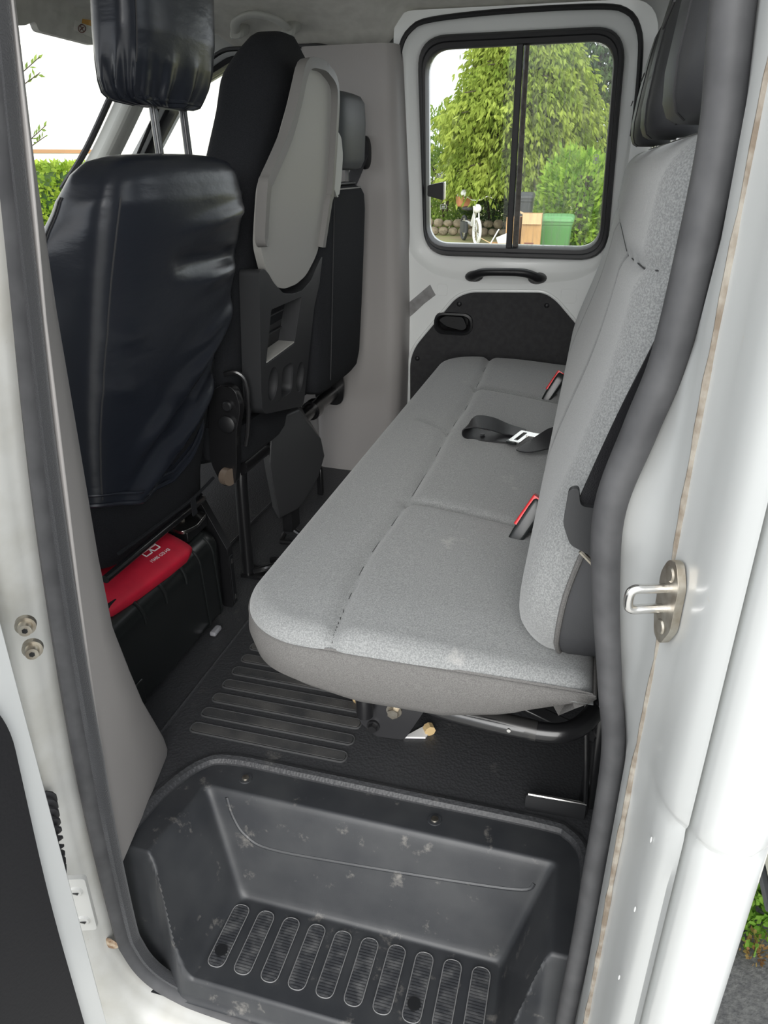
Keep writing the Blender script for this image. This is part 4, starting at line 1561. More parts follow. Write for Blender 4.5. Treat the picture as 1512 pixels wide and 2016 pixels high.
# fold-down table
tb = [(1.632, 1.175), (1.738, 1.182), (1.820, 1.154), (1.850, 1.073), (1.877, 0.944), (1.874, 0.915), (1.868, 0.850), (1.864, 0.800), (1.845, 0.780), (1.798, 0.748), (1.735, 0.735), (1.66, 0.735), (1.60, 0.748), (1.545, 0.785), (1.497, 0.845), (1.492, 0.90), (1.490, 0.955),
      (1.502, 0.976), (1.573, 1.045), (1.607, 1.108)]
tb = rpoly(tb, 0.02, 4)
mb = MB()
mb.plate(tb, [], TF, -0.014, 0.004)
tbl = mb.build('fold_table', M_table, pb, bevel=0.003)
tbl['label'] = 'grey plastic fold-down table'
for pts, nm in (([(1.505, 0.853), (1.492, 0.865), (1.484, 0.955), (1.500, 0.978), (1.568, 1.050), (1.600, 1.112), (1.628, 1.178), (1.70, 1.188), (1.742, 1.186)], 'a'), ([(1.742, 1.186), (1.822, 1.158), (1.854, 1.073), (1.881, 0.944), (1.877, 0.915), (1.869, 0.81)], 'b')):
    P_ = smooth_path([TF(a, b, 0.006) for a, b in pts], 5)
    mb = MB()
    mb.sweep(P_, [(0.012, 0.010), (0.012, -0.010), (-0.010, -0.010), (-0.010, 0.010)], 1.0, up=(1, 0, 0.1))
    mb.build('table_rim', mat('table_rim_grey', (0.20, 0.195, 0.188), 0.45), tbl, bevel=0.003)
# console below the table
cx_ = lambda z: -0.738 + 0.11 * (z - 0.41)
CF = lambda u, v, w: (cx_(v) + w, u, v)
cons = [(1.498, 0.795), (1.520, 0.798), (1.548, 0.785), (1.580, 0.760), (1.64, 0.728), (1.70, 0.718), (1.76, 0.716), (1.82, 0.732), (1.870, 0.770), (1.895, 0.785), (1.918, 0.770), (1.86, 0.66), (1.825, 0.415), (1.815, 0.402), (1.560, 0.458), (1.540, 0.475), (1.53, 0.52)]
cons = rpoly(cons, 0.012, 4)
hole1 = rpoly([(1.552, 0.580), (1.728, 0.592), (1.762, 0.702), (1.572, 0.702)], 0.006, 3)
ell = lambda yc, zc, ry, rz: [(yc + ry * math.cos(2 * PI * k / 24), zc + rz * math.sin(2 * PI * k / 24)) for k in range(24)]
cup1, cup3 = ell(1.598, 0.522, 0.030, 0.042), ell(1.782, 0.492, 0.026, 0.040)
cup2 = rrect(1.655, 0.468, 1.728, 0.548, 0.02, 5)
mb = MB()
mb.plate(cons, [hole1[::-1], cup1[::-1], cup2[::-1], cup3[::-1]], CF, -0.035, 0.012)
cs = mb.build('console', M_plastic_dk, pb, bevel=0.004)
cs['label'] = 'moulded console with tray and cup holders'
mb = MB()
hb = [(lerp(1.652, p[0], 1.02), lerp(0.642, p[1], 1.02)) for p in hole1]
mb.loft([[CF(*p, 0.004) for p in hb], [CF(*p, -0.032) for p in hb]], caps=False)
mb.f.append(tuple(len(mb.v) - len(hb) + k for k in range(len(hb))))
tr_ = mb.build('console_tray', M_plastic, cs)
for zz_ in (0.625, 0.668):
    mb = MB()
    mb.tube([CF(1.57, zz_, -0.030), CF(1.745, zz_ + 0.004, -0.030)], 0.003, 6)
    mb.build('tray_rib', M_plastic_dk, tr_)
mb = MB()
mb.plate([(1.556, -0.03), (1.728, -0.03), (1.728, 0.012), (1.556, 0.012)], [], lambda u, v, w: (cx_(0.585) + v, u, 0.583 + (u - 1.55) * 0.06 + w), 0, 0.004)
mb.build('tray_shelf', M_table, tr_)
for cp_ in (cup1, cup2, cup3):
    mb = MB()
    cq = (sum(p[0] for p in cp_) / len(cp_), sum(p[1] for p in cp_) / len(cp_))
    mb.loft([[CF(*p, 0.008) for p in cp_], [CF(lerp(cq[0], p[0], 0.9), lerp(cq[1], p[1], 0.9), -0.022) for p in cp_]], caps=False)
    mb.f.append(tuple(len(mb.v) - len(cp_) + k for k in range(len(cp_))))
    mb.build('cup_holder', M_plastic_dk, cs)
# lower cloth below the console
mb = MB()
mb.loft([superring((-0.815, 1.66, z), (1, 0, 0), (0, 1, 0), 0.055 * k, 0.185 * k, 5, 40) for z, k in ((0.345, 0.9), (0.36, 1.0), (0.40, 1.0), (0.44, 1.0))])
mb.build('lower_cloth', M_blackcloth, pb)
# right-hand passenger backrest and headrest
mb = MB()
rings = []
rx = lambda z: -0.695 + 0.055 * (z - 0.42)
for z, hw, k in ((0.405, 0.17, 0.8), (0.42, 0.19, 0.95), (0.46, 0.205, 1), (0.6, 0.212, 1), (0.75, 0.212, 1), (0.88, 0.208, 1), (0.92, 0.200, 0.96), (0.938, 0.185, 0.85), (0.948, 0.15, 0.6)):
    rings.append(superring((rx(z) - 0.07, 2.085, z), (1, 0, 0), (0, 1, 0), 0.07 * k, hw, 5, 56))
mb.loft(rings)
rbk = mb.build('window_backrest', M_blackcloth, pb, angle=60)
mb = MB()
mb.tube([(rx(z) + 0.0006, 1.955, z) for z in [0.44 + 0.03 * i for i in range(17)]], 0.0012, 5)
mb.build('seam', M_stitch, rbk)
mb = MB()
mb.tube([rg_ + Vector((0, 0, 0.001)) for rg_ in rings[-2]], 0.0022, 6, closed=True)
mb.build('welt', M_tablerim, rbk)
mb = MB()
rings = []
for z, wy, wx in ((0.985, 0.75, 0.6), (0.99, 0.9, 0.85), (1.01, 1, 1), (1.10, 1, 1), (1.15, 0.97, 0.9), (1.165, 0.88, 0.7), (1.17, 0.7, 0.45)):
    rings.append(superring((-0.71 + 0.05 * (z - 1), 2.125, z), (1, 0, 0), (0, 1, 0), 0.052 * wx, 0.125 * wy, 3.4, 44))
mb.loft(rings)
phr = mb.build('headrest', M_greyvinyl, pb, angle=60)
for yy in (2.075, 2.165):
    mb = MB()
    mb.tube([(-0.70, yy, 0.94), (-0.70, yy, 0.99)], 0.006, 8)
    mb.build('headrest_post', M_tubegrey, phr)
mb = MB()
mb.box((-0.70, 2.12, 0.951), (0.03, 0.16, 0.008))
mb.build('post_guides', M_plastic, phr, bevel=0.003)
# pale plastic armrest end between table and headrest
mb = MB()
P2 = rpoly([(1.868, 1.060), (1.90, 1.078), (1.926, 1.062), (1.932, 1.02), (1.922, 0.965), (1.910, 0.930), (1.900, 0.920), (1.890, 0.935), (1.876, 0.955)], 0.012, 4)
mb.plate([(1.885 + (u - 1.868) * 1.6, v) for u, v in P2], [], lambda u, v, w: (-0.662 + w, u, v), -0.03, 0.01)
ag = mb.build('armrest_cap', M_trim2, pb, bevel=0.006, bseg=3)
ag['label'] = 'pale grey plastic cap between table and headrest'
# frame: cross tube, legs, cover
mb = MB()
mb.tube([(-0.80, 1.555, 0.315), (-0.80, 2.30, 0.305)], 0.022, 18)
mb.build('cross_tube', M_blksteel, pb)
mb = MB()
mb.tube([(-0.80, 1.90, 0.31), (-0.80, 1.96, 0.31)], 0.027, 18)
mb.build('tube_collar', M_blksteel, pb)
mb = MB()
mb.tube([(-0.80, 2.06, 0.307), (-0.80, 2.10, 0.307)], 0.030, 18)
mb.build('tube_collar', M_blksteel, pb)
mb = MB()
mb.plate(rpoly([(-0.86, 0.27), (-0.765, 0.265), (-0.755, 0.33), (-0.77, 0.44), (-0.86, 0.44)], 0.03, 5), [], XZ(2.27), -0.006, 0.006)
mb.build('end_plate', M_blksteel, pb, bevel=0.002)
mb = MB()
mb.tube(smooth_path([(-0.805, 1.585, 0.325), (-0.805, 1.570, 0.30), (-0.806, 1.566, 0.22), (-0.807, 1.566, 0.0)], 6), 0.0165, 14)
l1 = mb.build('leg', M_blksteel, pb)
mb = MB()
mb.tube(smooth_path([(-0.790, 1.565, 0.012), (-0.76, 1.575, 0.020), (-0.735, 1.60, 0.022), (-0.738, 1.63, 0.018), (-0.77, 1.635, 0.012)], 5), 0.009, 10)
mb.box((-0.785, 1.575, 0.004), (0.07, 0.06, 0.008))
mb.build('foot', M_blksteel, l1)
# angular plastic cover over the far leg
mb = MB()
cvr = [(0.385, -0.775, 1.735, -0.745, 1.835, -0.80, 1.93), (0.35, -0.775, 1.70, -0.733, 1.850, -0.80, 1.98), (0.27, -0.78, 1.69, -0.718, 1.925, -0.80, 2.06), (0.21, -0.785, 1.71, -0.716, 1.945, -0.80, 2.07), (0.15, -0.79, 1.735, -0.728, 1.92, -0.81, 2.02), (0.085, -0.795, 1.76, -0.760, 1.86, -0.82, 1.90), (0.07, -0.80, 1.77, -0.772, 1.845, -0.82, 1.88)]
rings = []
for z, xa, ya, xm, ym, xc, yc in cvr:
    rings.append([(xa - 0.05, ya + 0.07, z), (xa, ya, z), (lerp(xa, xm, 0.92), lerp(ya, ym, 0.92), z), (xm, ym, z), (lerp(xm, xc, 0.10), lerp(ym, yc, 0.10), z), (xc, yc, z), (xc - 0.04, yc, z)])
mb.loft(rings)
mb.build('leg_cover', mat('scuffed_grey_black_plastic', (0.050, 0.051, 0.053), 0.40), pb, angle=25, bevel=0.006, bseg=3)
mb = MB()
mb.box((-0.80, 1.86, 0.04), (0.03, 0.06, 0.08))
mb.tube([(-0.775, 1.83, 0.006), (-0.735, 1.80, 0.006), (-0.735, 1.76, 0.006), (-0.79, 1.755, 0.006), (-0.80, 1.80, 0.006)], 0.008, 8)
mb.build('foot', M_blksteel, pb)
mb = MB()
mb.box((-0.80, 2.12, 0.05), (0.02, 0.02, 0.10))
mb.build('cable_stub', M_blksteel, pb, bevel=0.004)
# seat cushions in front
for yc in (1.68, 2.09):
    mb = MB()
    mb.loft([superring((-1.08, yc, z), (1, 0, 0), (0, 1, 0), 0.25 * k, 0.20 * k, 5, 40) for z, k in ((0.33, 0.93), (0.345, 1.0), (0.42, 1.0), (0.445, 0.94), (0.45, 0.6))])
    mb.build('seat_cushion', M_blackcloth, pb)

# belt height adjuster on the far pillar trim
ba = thing('belt_guide', (-0.71, 2.33, 1.02), 'black belt guide on the far pillar trim behind the passenger headrest', 'belt guide')
mb = MB()
mb.loft([superring((-0.695, 2.318 + w, 1.03), (1, 0, 0), (0, 0, 1), 0.018 * k, 0.045 * k, 2.5, 28) for w, k in ((0.022, 1.0), (0.0, 1.0), (-0.008, 0.8))])
mb.build('guide_plate', M_plastic, ba)
ribbon('webbing', [(-0.695, 2.306, 1.03), (-0.715, 2.300, 0.98), (-0.735, 2.295, 0.94)], 0.035, M_web, ba, lambda t: Vector((1, 0, 0)))

# ceiling grab handle
gh = thing('grab_handle', (-0.99, 2.26, 1.34), 'pale grey grab handle on the headliner above the passenger window', 'handle')
P_ = smooth_path([(-1.062, 2.318, 1.346), (-1.058, 2.275, 1.340), (-1.040, 2.240, 1.356), (-1.00, 2.225, 1.368), (-0.96, 2.225, 1.368), (-0.915, 2.240, 1.356), (-0.898, 2.275, 1.340), (-0.896, 2.318, 1.346)], 6)
mb = MB()
mb.sweep(P_, [(p[0] * 0.7, p[1] * 1.1) for p in prof], 0.012, up=(0, 0.3, 1))
mb.build('grip', M_trim2, gh)
for x in (-1.056, -0.900):
    mb = MB()
    mb.loft([superring((x, 2.295 - w * 0.9, 1.344 - w * 0.35), (1, 0, 0), (0, 0.35, 0.94), 0.022 * k, 0.018 * k, 3, 24) for w, k in ((-0.02, 1.1), (0.02, 1.0), (0.03, 0.7))])
    mb.build('mount', M_trim2, gh)

# sun visor with warning label
sv = thing('sun_visor', (-1.5, 2.0, 1.33), 'grey sun visor with a small warning label above the windscreen', 'sun visor')
mb = MB()
vis = rpoly([(1.60, 1.40), (1.60, 1.33), (1.72, 1.318), (1.93, 1.322), (1.965, 1.338), (1.985, 1.318), (2.23, 1.315), (2.27, 1.335), (2.27, 1.42)], 0.012, 4)
VF = lambda u, v, w: (-1.50 + 0.5 * (v - 1.32) + w, u, v)
mb.plate(vis, [], VF, -0.010, 0.010)
vb = mb.build('flap', M_headliner, sv, bevel=0.006, bseg=3)
mb = MB()
mb.plate([(2.12, 1.338), (2.225, 1.330), (2.225, 1.36), (2.12, 1.36)], [], VF, 0.010, 0.0112)
lb_ = mb.build('warning_label', M_sticker, sv, smooth=False)
mb = MB()
mb.plate([(2.15, 1.358), (2.225, 1.356), (2.225, 1.372), (2.15, 1.368)], [], VF, 0.0105, 0.0118)
mb.build('label_header', M_orange, lb_, smooth=False)
mb = MB()
mb.tube([VF(2.155 + 0.016 * math.cos(a), 1.346 + 0.009 * math.sin(a), 0.0118) for a in [2 * PI * k / 20 for k in range(20)]], 0.0013, 5, closed=True)
mb.tube([VF(2.144, 1.352, 0.0118), VF(2.166, 1.340, 0.0118)], 0.0012, 5)
mb.tube([VF(2.148, 1.341, 0.0118), VF(2.160, 1.350, 0.0118)], 0.0016, 5)
mb.build('label_symbol', M_brown, lb_)

# ================================================================== UNDER THE DRIVER SEAT
tc_ = thing('tool_case', (-0.9, 1.13, 0.0), 'glossy black plastic tool case lying under the driver seat', 'case')
secc = rpoly([(-1.10, 0.006), (-0.775, 0.006), (-0.772, 0.235), (-1.10, 0.235)], [0.02, 0.03, 0.055, 0.02], 8)
mb = MB()
rings = []
for y, k in ((0.90, 0.9), (0.905, 0.97), (0.925, 1.0), (1.345, 1.0), (1.37, 0.96), (1.382, 0.86), (1.386, 0.70)):
    rings.append([(lerp(-0.94, x, k), y, lerp(0.12, z, k)) for x, z in secc])
mb.loft(rings)
tcb = mb.build('shell', M_gloss, tc_, angle=40)
for y in (1.05, 1.13, 1.21):
    mb = MB()
    pts = [(x + 0.0012, y, z + 0.0012) for x, z in secc if x > -0.86 and z > 0.16]
    mb.tube(pts, 0.0036, 8)
    mb.build('rib', M_gloss, tcb)
for y in (1.275, 1.335):
    mb = MB()
    pts = [(x + 0.0006, y + 0.02 * sm((0.1 - z) / 0.1), z + 0.0006) for x, z in secc if x > -0.80]
    mb.tube(pts, 0.0026, 8)
    mb.build('panel_edge', M_gloss, tcb)
for y in (0.98,):
    mb = MB()
    mb.box((-0.773, y, 0.05), (0.006, 0.06, 0.06))
    mb.build('side_catch', M_gloss, tcb, bevel=0.003)
mb = MB()
mb.box((-0.763, 1.29, 0.008), (0.016, 0.035, 0.012))
mb.build('catch', mat('clear_grey_plastic', (0.30, 0.30, 0.32), 0.3), tcb, bevel=0.004)

rp_ = thing('red_pouch', (-0.84, 1.16, 0.24), 'red nylon vest pouch with white print on top of the black case', 'pouch')
mb = MB()
rings = []
PC = Vector((-0.842, 1.118, 0.258))
ax_y = Vector((0.12, 1.0, 0.0)).normalized()
ax_x = Vector((0.94, -0.10, -0.33)).normalized()
ax_n = ax_y.cross(ax_x)
if ax_n.z < 0:
    ax_n = -ax_n
for t, w, h in ((-0.155, 0.2, 0.2), (-0.15, 0.75, 0.5), (-0.12, 0.95, 0.85), (-0.05, 1.0, 1.0), (0.05, 1.0, 1.05), (0.11, 0.97, 1.0), (0.135, 0.86, 0.8), (0.142, 0.70, 0.4)):
    rings.append(superring(PC + ax_y * t, ax_x, ax_n, 0.066 * w, 0.020 * h, 4.5, 40))
mb.loft(rings)
po = mb.build('pouch_body', M_red, rp_, angle=60)
mb = MB()
mb.box(PC + ax_y * -0.118 + ax_x * 0.045 + ax_n * 0.012, (0.018, 0.032, 0.006))
mb.build('strap_patch', M_blackcloth, po)


def text_on(body, size, origin, ex, ey, m, parent, name):
    cu = bpy.data.curves.new(name, 'FONT')
    cu.body = body
    cu.size = size
    cu.extrude = 0.0002
    cu.align_x = 'CENTER'
    cu.materials.append(m)
    tmp = bpy.data.objects.new(name, cu)
    col.objects.link(tmp)
    bpy.context.view_layer.update()
    me = bpy.data.meshes.new_from_object(tmp.evaluated_get(bpy.context.evaluated_depsgraph_get()))
    bpy.data.objects.remove(tmp)
    o = bpy.data.objects.new(name, me)
    col.objects.link(o)
    ex, ey = Vector(ex).normalized(), Vector(ey).normalized()
    ez = ex.cross(ey)
    mw = Matrix(((ex.x, ey.x, ez.x, origin[0]), (ex.y, ey.y, ez.y, origin[1]), (ex.z, ey.z, ez.z, origin[2]), (0, 0, 0, 1)))
    if parent:
        o.parent = parent
        o.matrix_parent_inverse = parent.matrix_world.inverted()
    o.matrix_world = mw
    return o


# the print reads away from the doorway, as on the photograph (upside down)
tp = PC + ax_n * 0.0214 + ax_x * 0.022 + ax_y * 0.055
text_on('EN ISO 20471', 0.0105, tp + ax_x * 0.012, -ax_y, -ax_x, M_print, po, 'lettering')
mb = MB()
lo_ = tp - ax_x * 0.018
for a, b in (((-0.022, -0.012), (-0.022, 0.010)), ((-0.022, 0.010), (-0.004, 0.010)), ((-0.004, 0.010), (0.0, 0.0)), ((0.0, 0.0), (0.004, 0.010)), ((0.004, 0.010), (0.022, 0.010)), ((0.022, 0.010), (0.022, -0.012)), ((0.022, -0.012), (0.006, -0.012)),
             ((0.006, -0.012), (0.0, -0.004)), ((0.0, -0.004), (-0.006, -0.012)), ((-0.006, -0.012), (-0.022, -0.012)), ((-0.020, -0.002), (-0.003, -0.002)), ((0.003, -0.002), (0.020, -0.002)), ((0, 0), (0, -0.004))):
    mb.tube([lo_ + ax_y * a[0] + ax_x * a[1], lo_ + ax_y * b[0] + ax_x * b[1]], 0.0016, 4)
mb.build('logo_print', M_print, po)
bg = thing('dark_bag', (-0.87, 1.0, 0.235), 'black cloth bag squeezed beside the red pouch under the driver seat', 'bag')
mb = MB()
mb.loft([superring((-0.87 + 0.0, 0.94 + 0.01 * i, 0.255), (1, 0, 0), (0, 0, 1), 0.05 * math.sin(PI * (i + 1) / 10) ** 0.5, 0.018 * math.sin(PI * (i + 1) / 10) ** 0.5, 2.5, 24) for i in range(9)])
mb.build('bag_body', M_blackcloth, bg)

# ================================================================== NEAR DOORWAY HARDWARE
st = thing('door_striker', (0.10, 0.58, 0.65), 'steel door striker loop on an oval plate on the white rear pillar', 'striker')
RS = Matrix.Rotation(math.radians(-12), 3, 'Z')
SO = Vector((0.0935, 0.578, 0.665))
# plate stands on the pillar face; its normal points into the doorway
pn = Vector((-0.93, -0.32, 0.0)).normalized()
pt1 = Vector((0.32, -0.93, 0.0)).normalized()
SF = lambda u, v, w: SO + pt1 * u + Vector((0, 0, 1)) * v + pn * w
mb = MB()
mb.plate(rpoly([(-0.008, 0.036), (0.006, 0.040), (0.017, 0.022), (0.017, -0.020), (0.004, -0.042), (-0.010, -0.040), (-0.017, -0.02), (-0.017, 0.02)], 0.006, 5), [], SF, -0.003, 0.004)
spl = mb.build('plate', M_zinc, st, bevel=0.001)
mb = MB()
mb.tube(smooth_path([SF(-0.004, 0.010, 0.0), SF(-0.004, 0.010, 0.020), SF(-0.004, 0.010, 0.029), SF(-0.004, 0.006, 0.034), SF(-0.004, -0.006, 0.034), SF(-0.004, -0.010, 0.029), SF(-0.004, -0.010, 0.020), SF(-0.004, -0.010, 0.0)], 5), 0.0042, 12)
mb.build('loop', M_chrome, st)
for s_ in (-1, 1):
    mb = MB()
    mb.tube([SF(0.0, 0.026 * s_, 0.003), SF(0.0, 0.026 * s_, 0.0055)], [0.008, 0.006], 16)
    mb.build('screw', M_zinc, spl)

for k, (x, y, z) in enumerate(((-0.606, 0.598, 0.505), (-0.604, 0.598, 0.472))):
    t_ = thing('hinge_bolt', (x, y, z), ['upper steel hinge bolt on the grimy front pillar', 'lower steel hinge bolt on the grimy front pillar'][k], 'bolt', 'hinge bolts')
    mb = MB()
    mb.tube([(x, y, z), (x + 0.004, y - 0.006, z)], 0.012, 18)
    mb.build('washer', M_zinc, t_)
    mb = MB()
    mb.tube([(x + 0.004, y - 0.006, z), (x + 0.010, y - 0.014, z)], [0.0085, 0.0075], 14)
    hd = mb.build('head', M_zinc, t_)
    mb = MB()
    mb.tube([(x + 0.0098, y - 0.0138, z), (x + 0.0104, y - 0.0146, z)], 0.0035, 6)
    mb.build('socket', M_blksteel, hd)

cp0 = thing('check_plate', (-0.63, 0.59, 0.02), 'white painted plate with two screws low on the front pillar', 'plate')
mb = MB()
CPF = lambda u, v, w: Vector((-0.622, 0.588, 0.02)) + Vector((0.86, 0.30, 0)).normalized() * u + Vector((0, 0, 1)) * v + Vector((0.3, -0.86, 0)).normalized() * w
mb.plate(rrect(-0.016, -0.055, 0.016, 0.055, 0.006, 4), [], CPF, -0.004, 0.004)
cpl = mb.build('plate', M_white_dirty, cp0, bevel=0.002)
for v in (-0.032, 0.030):
    mb = MB()
    mb.tube([CPF(0, v, 0.003), CPF(0, v, 0.007)], [0.0105, 0.008], 16)
    sc = mb.build('screw', M_white_dirty, cpl)
    mb = MB()
    mb.box(CPF(0, v, 0.0074), (0.008, 0.003, 0.002))
    mb.build('screw_slot', M_blksteel, sc, smooth=False)

cd = thing('cable_conduit', (-0.62, 0.56, 0.15), 'black corrugated rubber cable sleeve between pillar and open door', 'cable sleeve')
P_ = smooth_path([(-0.655, 0.60, 0.205), (-0.625, 0.568, 0.200), (-0.605, 0.545, 0.180), (-0.603, 0.538, 0.145), (-0.612, 0.535, 0.115), (-0.63, 0.53, 0.098)], 14)
mb = MB()
mb.tube(P_, [0.0165 + 0.003 * (1 if (i // 2) % 2 else -1) - 0.004 * i / len(P_) for i in range(len(P_))], 14)
mb.build('sleeve', mat('soft_black_rubber', (0.030, 0.030, 0.032), 0.6), cd, angle=30)

# ---- open near door
d2 = tag(empty('door_2', (-0.58, 0.5, -0.3)), 'open white near door with scratched black inner card', kind='structure')
DF = lambda u, v, w: (-0.552 - 0.10 * (0.51 - u) + w, u, v)
outer = rpoly([(0.513, -0.40), (0.513, 1.30), (-0.35, 1.30), (-0.35, -0.40)], 0.02, 4)
mb = MB()
mb.plate(outer, [[(0.36, 0.78), (-0.25, 0.78), (-0.25, 1.22), (0.36, 1.22)]], DF, -0.07, 0.0)
mb.build('door_shell', M_white_dimmed, d2, bevel=0.006, bseg=3)
mb = MB()
cardo = rpoly([(0.476, -0.36), (0.476, 0.20), (0.488, 0.46), (0.46, 0.53), (-0.28, 0.56), (-0.28, -0.36)], [0.02, 0.1, 0.05, 0.05, 0.05, 0.05], 6)
mb.plate(cardo, [], DF, -0.002, 0.006)
mb.build('inner_card', M_cardgrain, d2, bevel=0.004)

# ================================================================== OUTSIDE
def leafmat(name, c1, c2, scale):
    m = bpy.data.materials.new(name)
    m.use_nodes = True
    nt = m.node_tree
    nt.nodes.clear()
    o = nt.nodes.new('ShaderNodeOutputMaterial')
    tc = nt.nodes.new('ShaderNodeTexCoord')
    n = nt.nodes.new('ShaderNodeTexNoise')
    n.inputs['Scale'].default_value = scale
    n.inputs['Detail'].default_value = 6
    rp = nt.nodes.new('ShaderNodeValToRGB')
    rp.color_ramp.elements[0].position = 0.35
    rp.color_ramp.elements[0].color = (*c1, 1)
    rp.color_ramp.elements[1].position = 0.68
    rp.color_ramp.elements[1].color = (*c2, 1)
    d = nt.nodes.new('ShaderNodeBsdfDiffuse')
    t = nt.nodes.new('ShaderNodeBsdfTranslucent')
    mx = nt.nodes.new('ShaderNodeMixShader')
    mx.inputs[0].default_value = 0.4
    nt.links.new(tc.outputs['Object'], n.inputs['Vector'])
    nt.links.new(n.outputs['Fac'], rp.inputs['Fac'])
    nt.links.new(rp.outputs['Color'], d.inputs['Color'])
    nt.links.new(rp.outputs['Color'], t.inputs['Color'])
    nt.links.new(d.outputs[0], mx.inputs[1])
    nt.links.new(t.outputs[0], mx.inputs[2])
    nt.links.new(mx.outputs[0], o.inputs['Surface'])
    return m


L_con = leafmat('conifer_sprays', (0.19, 0.27, 0.045), (0.46, 0.54, 0.12), 1.6)
L_lau = leafmat('laurel_leaves', (0.12, 0.25, 0.03), (0.42, 0.58, 0.10), 5)
L_dk = leafmat('dark_needles', (0.07, 0.12, 0.05), (0.17, 0.24, 0.10), 2)
L_mid = leafmat('shrub_leaves', (0.13, 0.22, 0.05), (0.34, 0.45, 0.10), 3)
L_hed = leafmat('hedge_leaves', (0.16, 0.30, 0.03), (0.50, 0.62, 0.10), 4)
L_weed = leafmat('weed_leaves', (0.10, 0.24, 0.03), (0.28, 0.45, 0.08), 14)

GZ = -0.75
mb = MB()
mb.grid(lambda u, v: (lerp(-60, 60, u), lerp(0.85, 9.0, v), GZ), 4, 4)
tag(mb.build('ground', M_asphalt), 'dark asphalt of the yard the van stands on', kind='structure')
mb = MB()
mb.grid(lambda u, v: (lerp(-60, 60, u), lerp(-30, 0.85, v), GZ + 0.002), 4, 4)
tag(mb.build('added_pavement', mat('bounce_concrete', (0.52, 0.51, 0.48), 0.9, color2=(0.45, 0.44, 0.41), cscale=6, bump=0.3, bscale=60)), 'unseen pale pavement added beside the van to bounce light', kind='structure')  # unseen pale ground, added to throw light up into the cab
mb = MB()
mb.grid(lambda u, v: (lerp(-60, 60, u), lerp(9.0, 90, v), GZ - 0.001), 4, 4)
tag(mb.build('ground_garden', M_soil), 'brown and green garden ground behind the yard', kind='structure')


def leaf(m1, p, d, up, L, W):
    d = d.normalized()
    s_ = d.cross(up)
    if s_.length < 1e-4:
        s_ = Vector((1, 0, 0))
    s_.normalize()
    n = len(m1.v)
    m1.v += [tuple(p), tuple(p + d * L * 0.5 + s_ * W * 0.5), tuple(p + d * L), tuple(p + d * L * 0.5 - s_ * W * 0.5)]
    m1.f.append((n, n + 1, n + 2, n + 3))


def rv():
    while True:
        v = Vector((random.uniform(-1, 1), random.uniform(-1, 1), random.uniform(-1, 1)))
        if 0.05 < v.length < 1:
            return v.normalized()


def quick(m1, name, m, parent):
    me = bpy.data.meshes.new(name)
    me.from_pydata(m1.v, [], m1.f)
    me.materials.append(m)
    o = bpy.data.objects.new(name, me)
    col.objects.link(o)
    o.parent = parent
    o.matrix_parent_inverse = parent.matrix_world.inverted()
    o['kind'] = 'stuff'
    return o


def bush(name, c, rad, n, L, W, m, label, cat='shrub', trunk=True, group=None):
    t = thing(name, (c[0], c[1], GZ), label, cat, group)
    m1 = MB()
    for i in range(n):
        d = rv()
        r = random.uniform(0.62, 1.0) * (1 + 0.22 * noise.noise(d * 2.7 + Vector(c)))
        p = Vector((c[0] + d.x * rad[0] * r, c[1] + d.y * rad[1] * r, max(GZ + 0.02, c[2] + d.z * rad[2] * r)))
        leaf(m1, p, (d + rv() * 0.9 + Vector((0, 0, 0.25))), rv(), L * random.uniform(0.6, 1.2), W * random.uniform(0.7, 1.2))
    quick(m1, 'foliage', m, t)
    if trunk:
        for k in range(4):
            m2 = MB()
            a = random.uniform(0, 2 * PI)
            m2.tube(smooth_path([(c[0] + 0.05 * math.cos(a), c[1] + 0.05 * math.sin(a), GZ), (c[0] + 0.2 * rad[0] * math.cos(a), c[1] + 0.2 * rad[1] * math.sin(a), c[2]), (c[0] + 0.6 * rad[0] * math.cos(a), c[1] + 0.6 * rad[1] * math.sin(a), c[2] + 0.6 * rad[2])], 4), 0.025, 7)
            m2.build('stem', M_bark, t)
    return t


# large conifer with drooping sprays
def conifer(name, x, y, top, base, rfun, n, L, m, label):
    t = thing(name, (x, y, GZ), label, 'tree')
    m1 = MB()
    m1.tube([(x, y, GZ), (x + 0.05, y, GZ + 1.5), (x, y, top - 0.3)], [0.20, 0.16, 0.03], 10)
    m1.build('trunk', M_bark, t)
    m2 = MB()
    m3 = MB()
    for b in range(n):
        z = lerp(base, top, random.random() ** 1.25)
        a = random.uniform(0, 2 * PI)
        R = rfun(z) * random.uniform(0.75, 1.12) * (1 + 0.25 * noise.noise(Vector((math.cos(a) * 2, math.sin(a) * 2, z * 1.3))))
        dr = Vector((math.cos(a), math.sin(a), 0))
        root = Vector((x, y, z + 0.25 * R))
        if b % 12 == 0:
            m3.tube([root, root + dr * R * 0.8 + Vector((0, 0, -0.12 * R))], [0.03, 0.01], 5)
        for k in range(13):
            f = random.uniform(0.45, 1.0)
            p = root + dr * R * f + Vector((0, 0, -0.34 * R * f * f)) + rv() * 0.13
            for q in range(3):
                d = (dr * random.uniform(0.1, 0.8) + Vector((0, 0, -random.uniform(0.5, 1.1))) + rv() * 0.45)
                leaf(m2, p, d, rv(), L * random.uniform(0.6, 1.4), L * 0.36)
    quick(m2, 'foliage', m, t)
    m3.build('branches', M_bark, t)['kind'] = 'stuff'
    return t


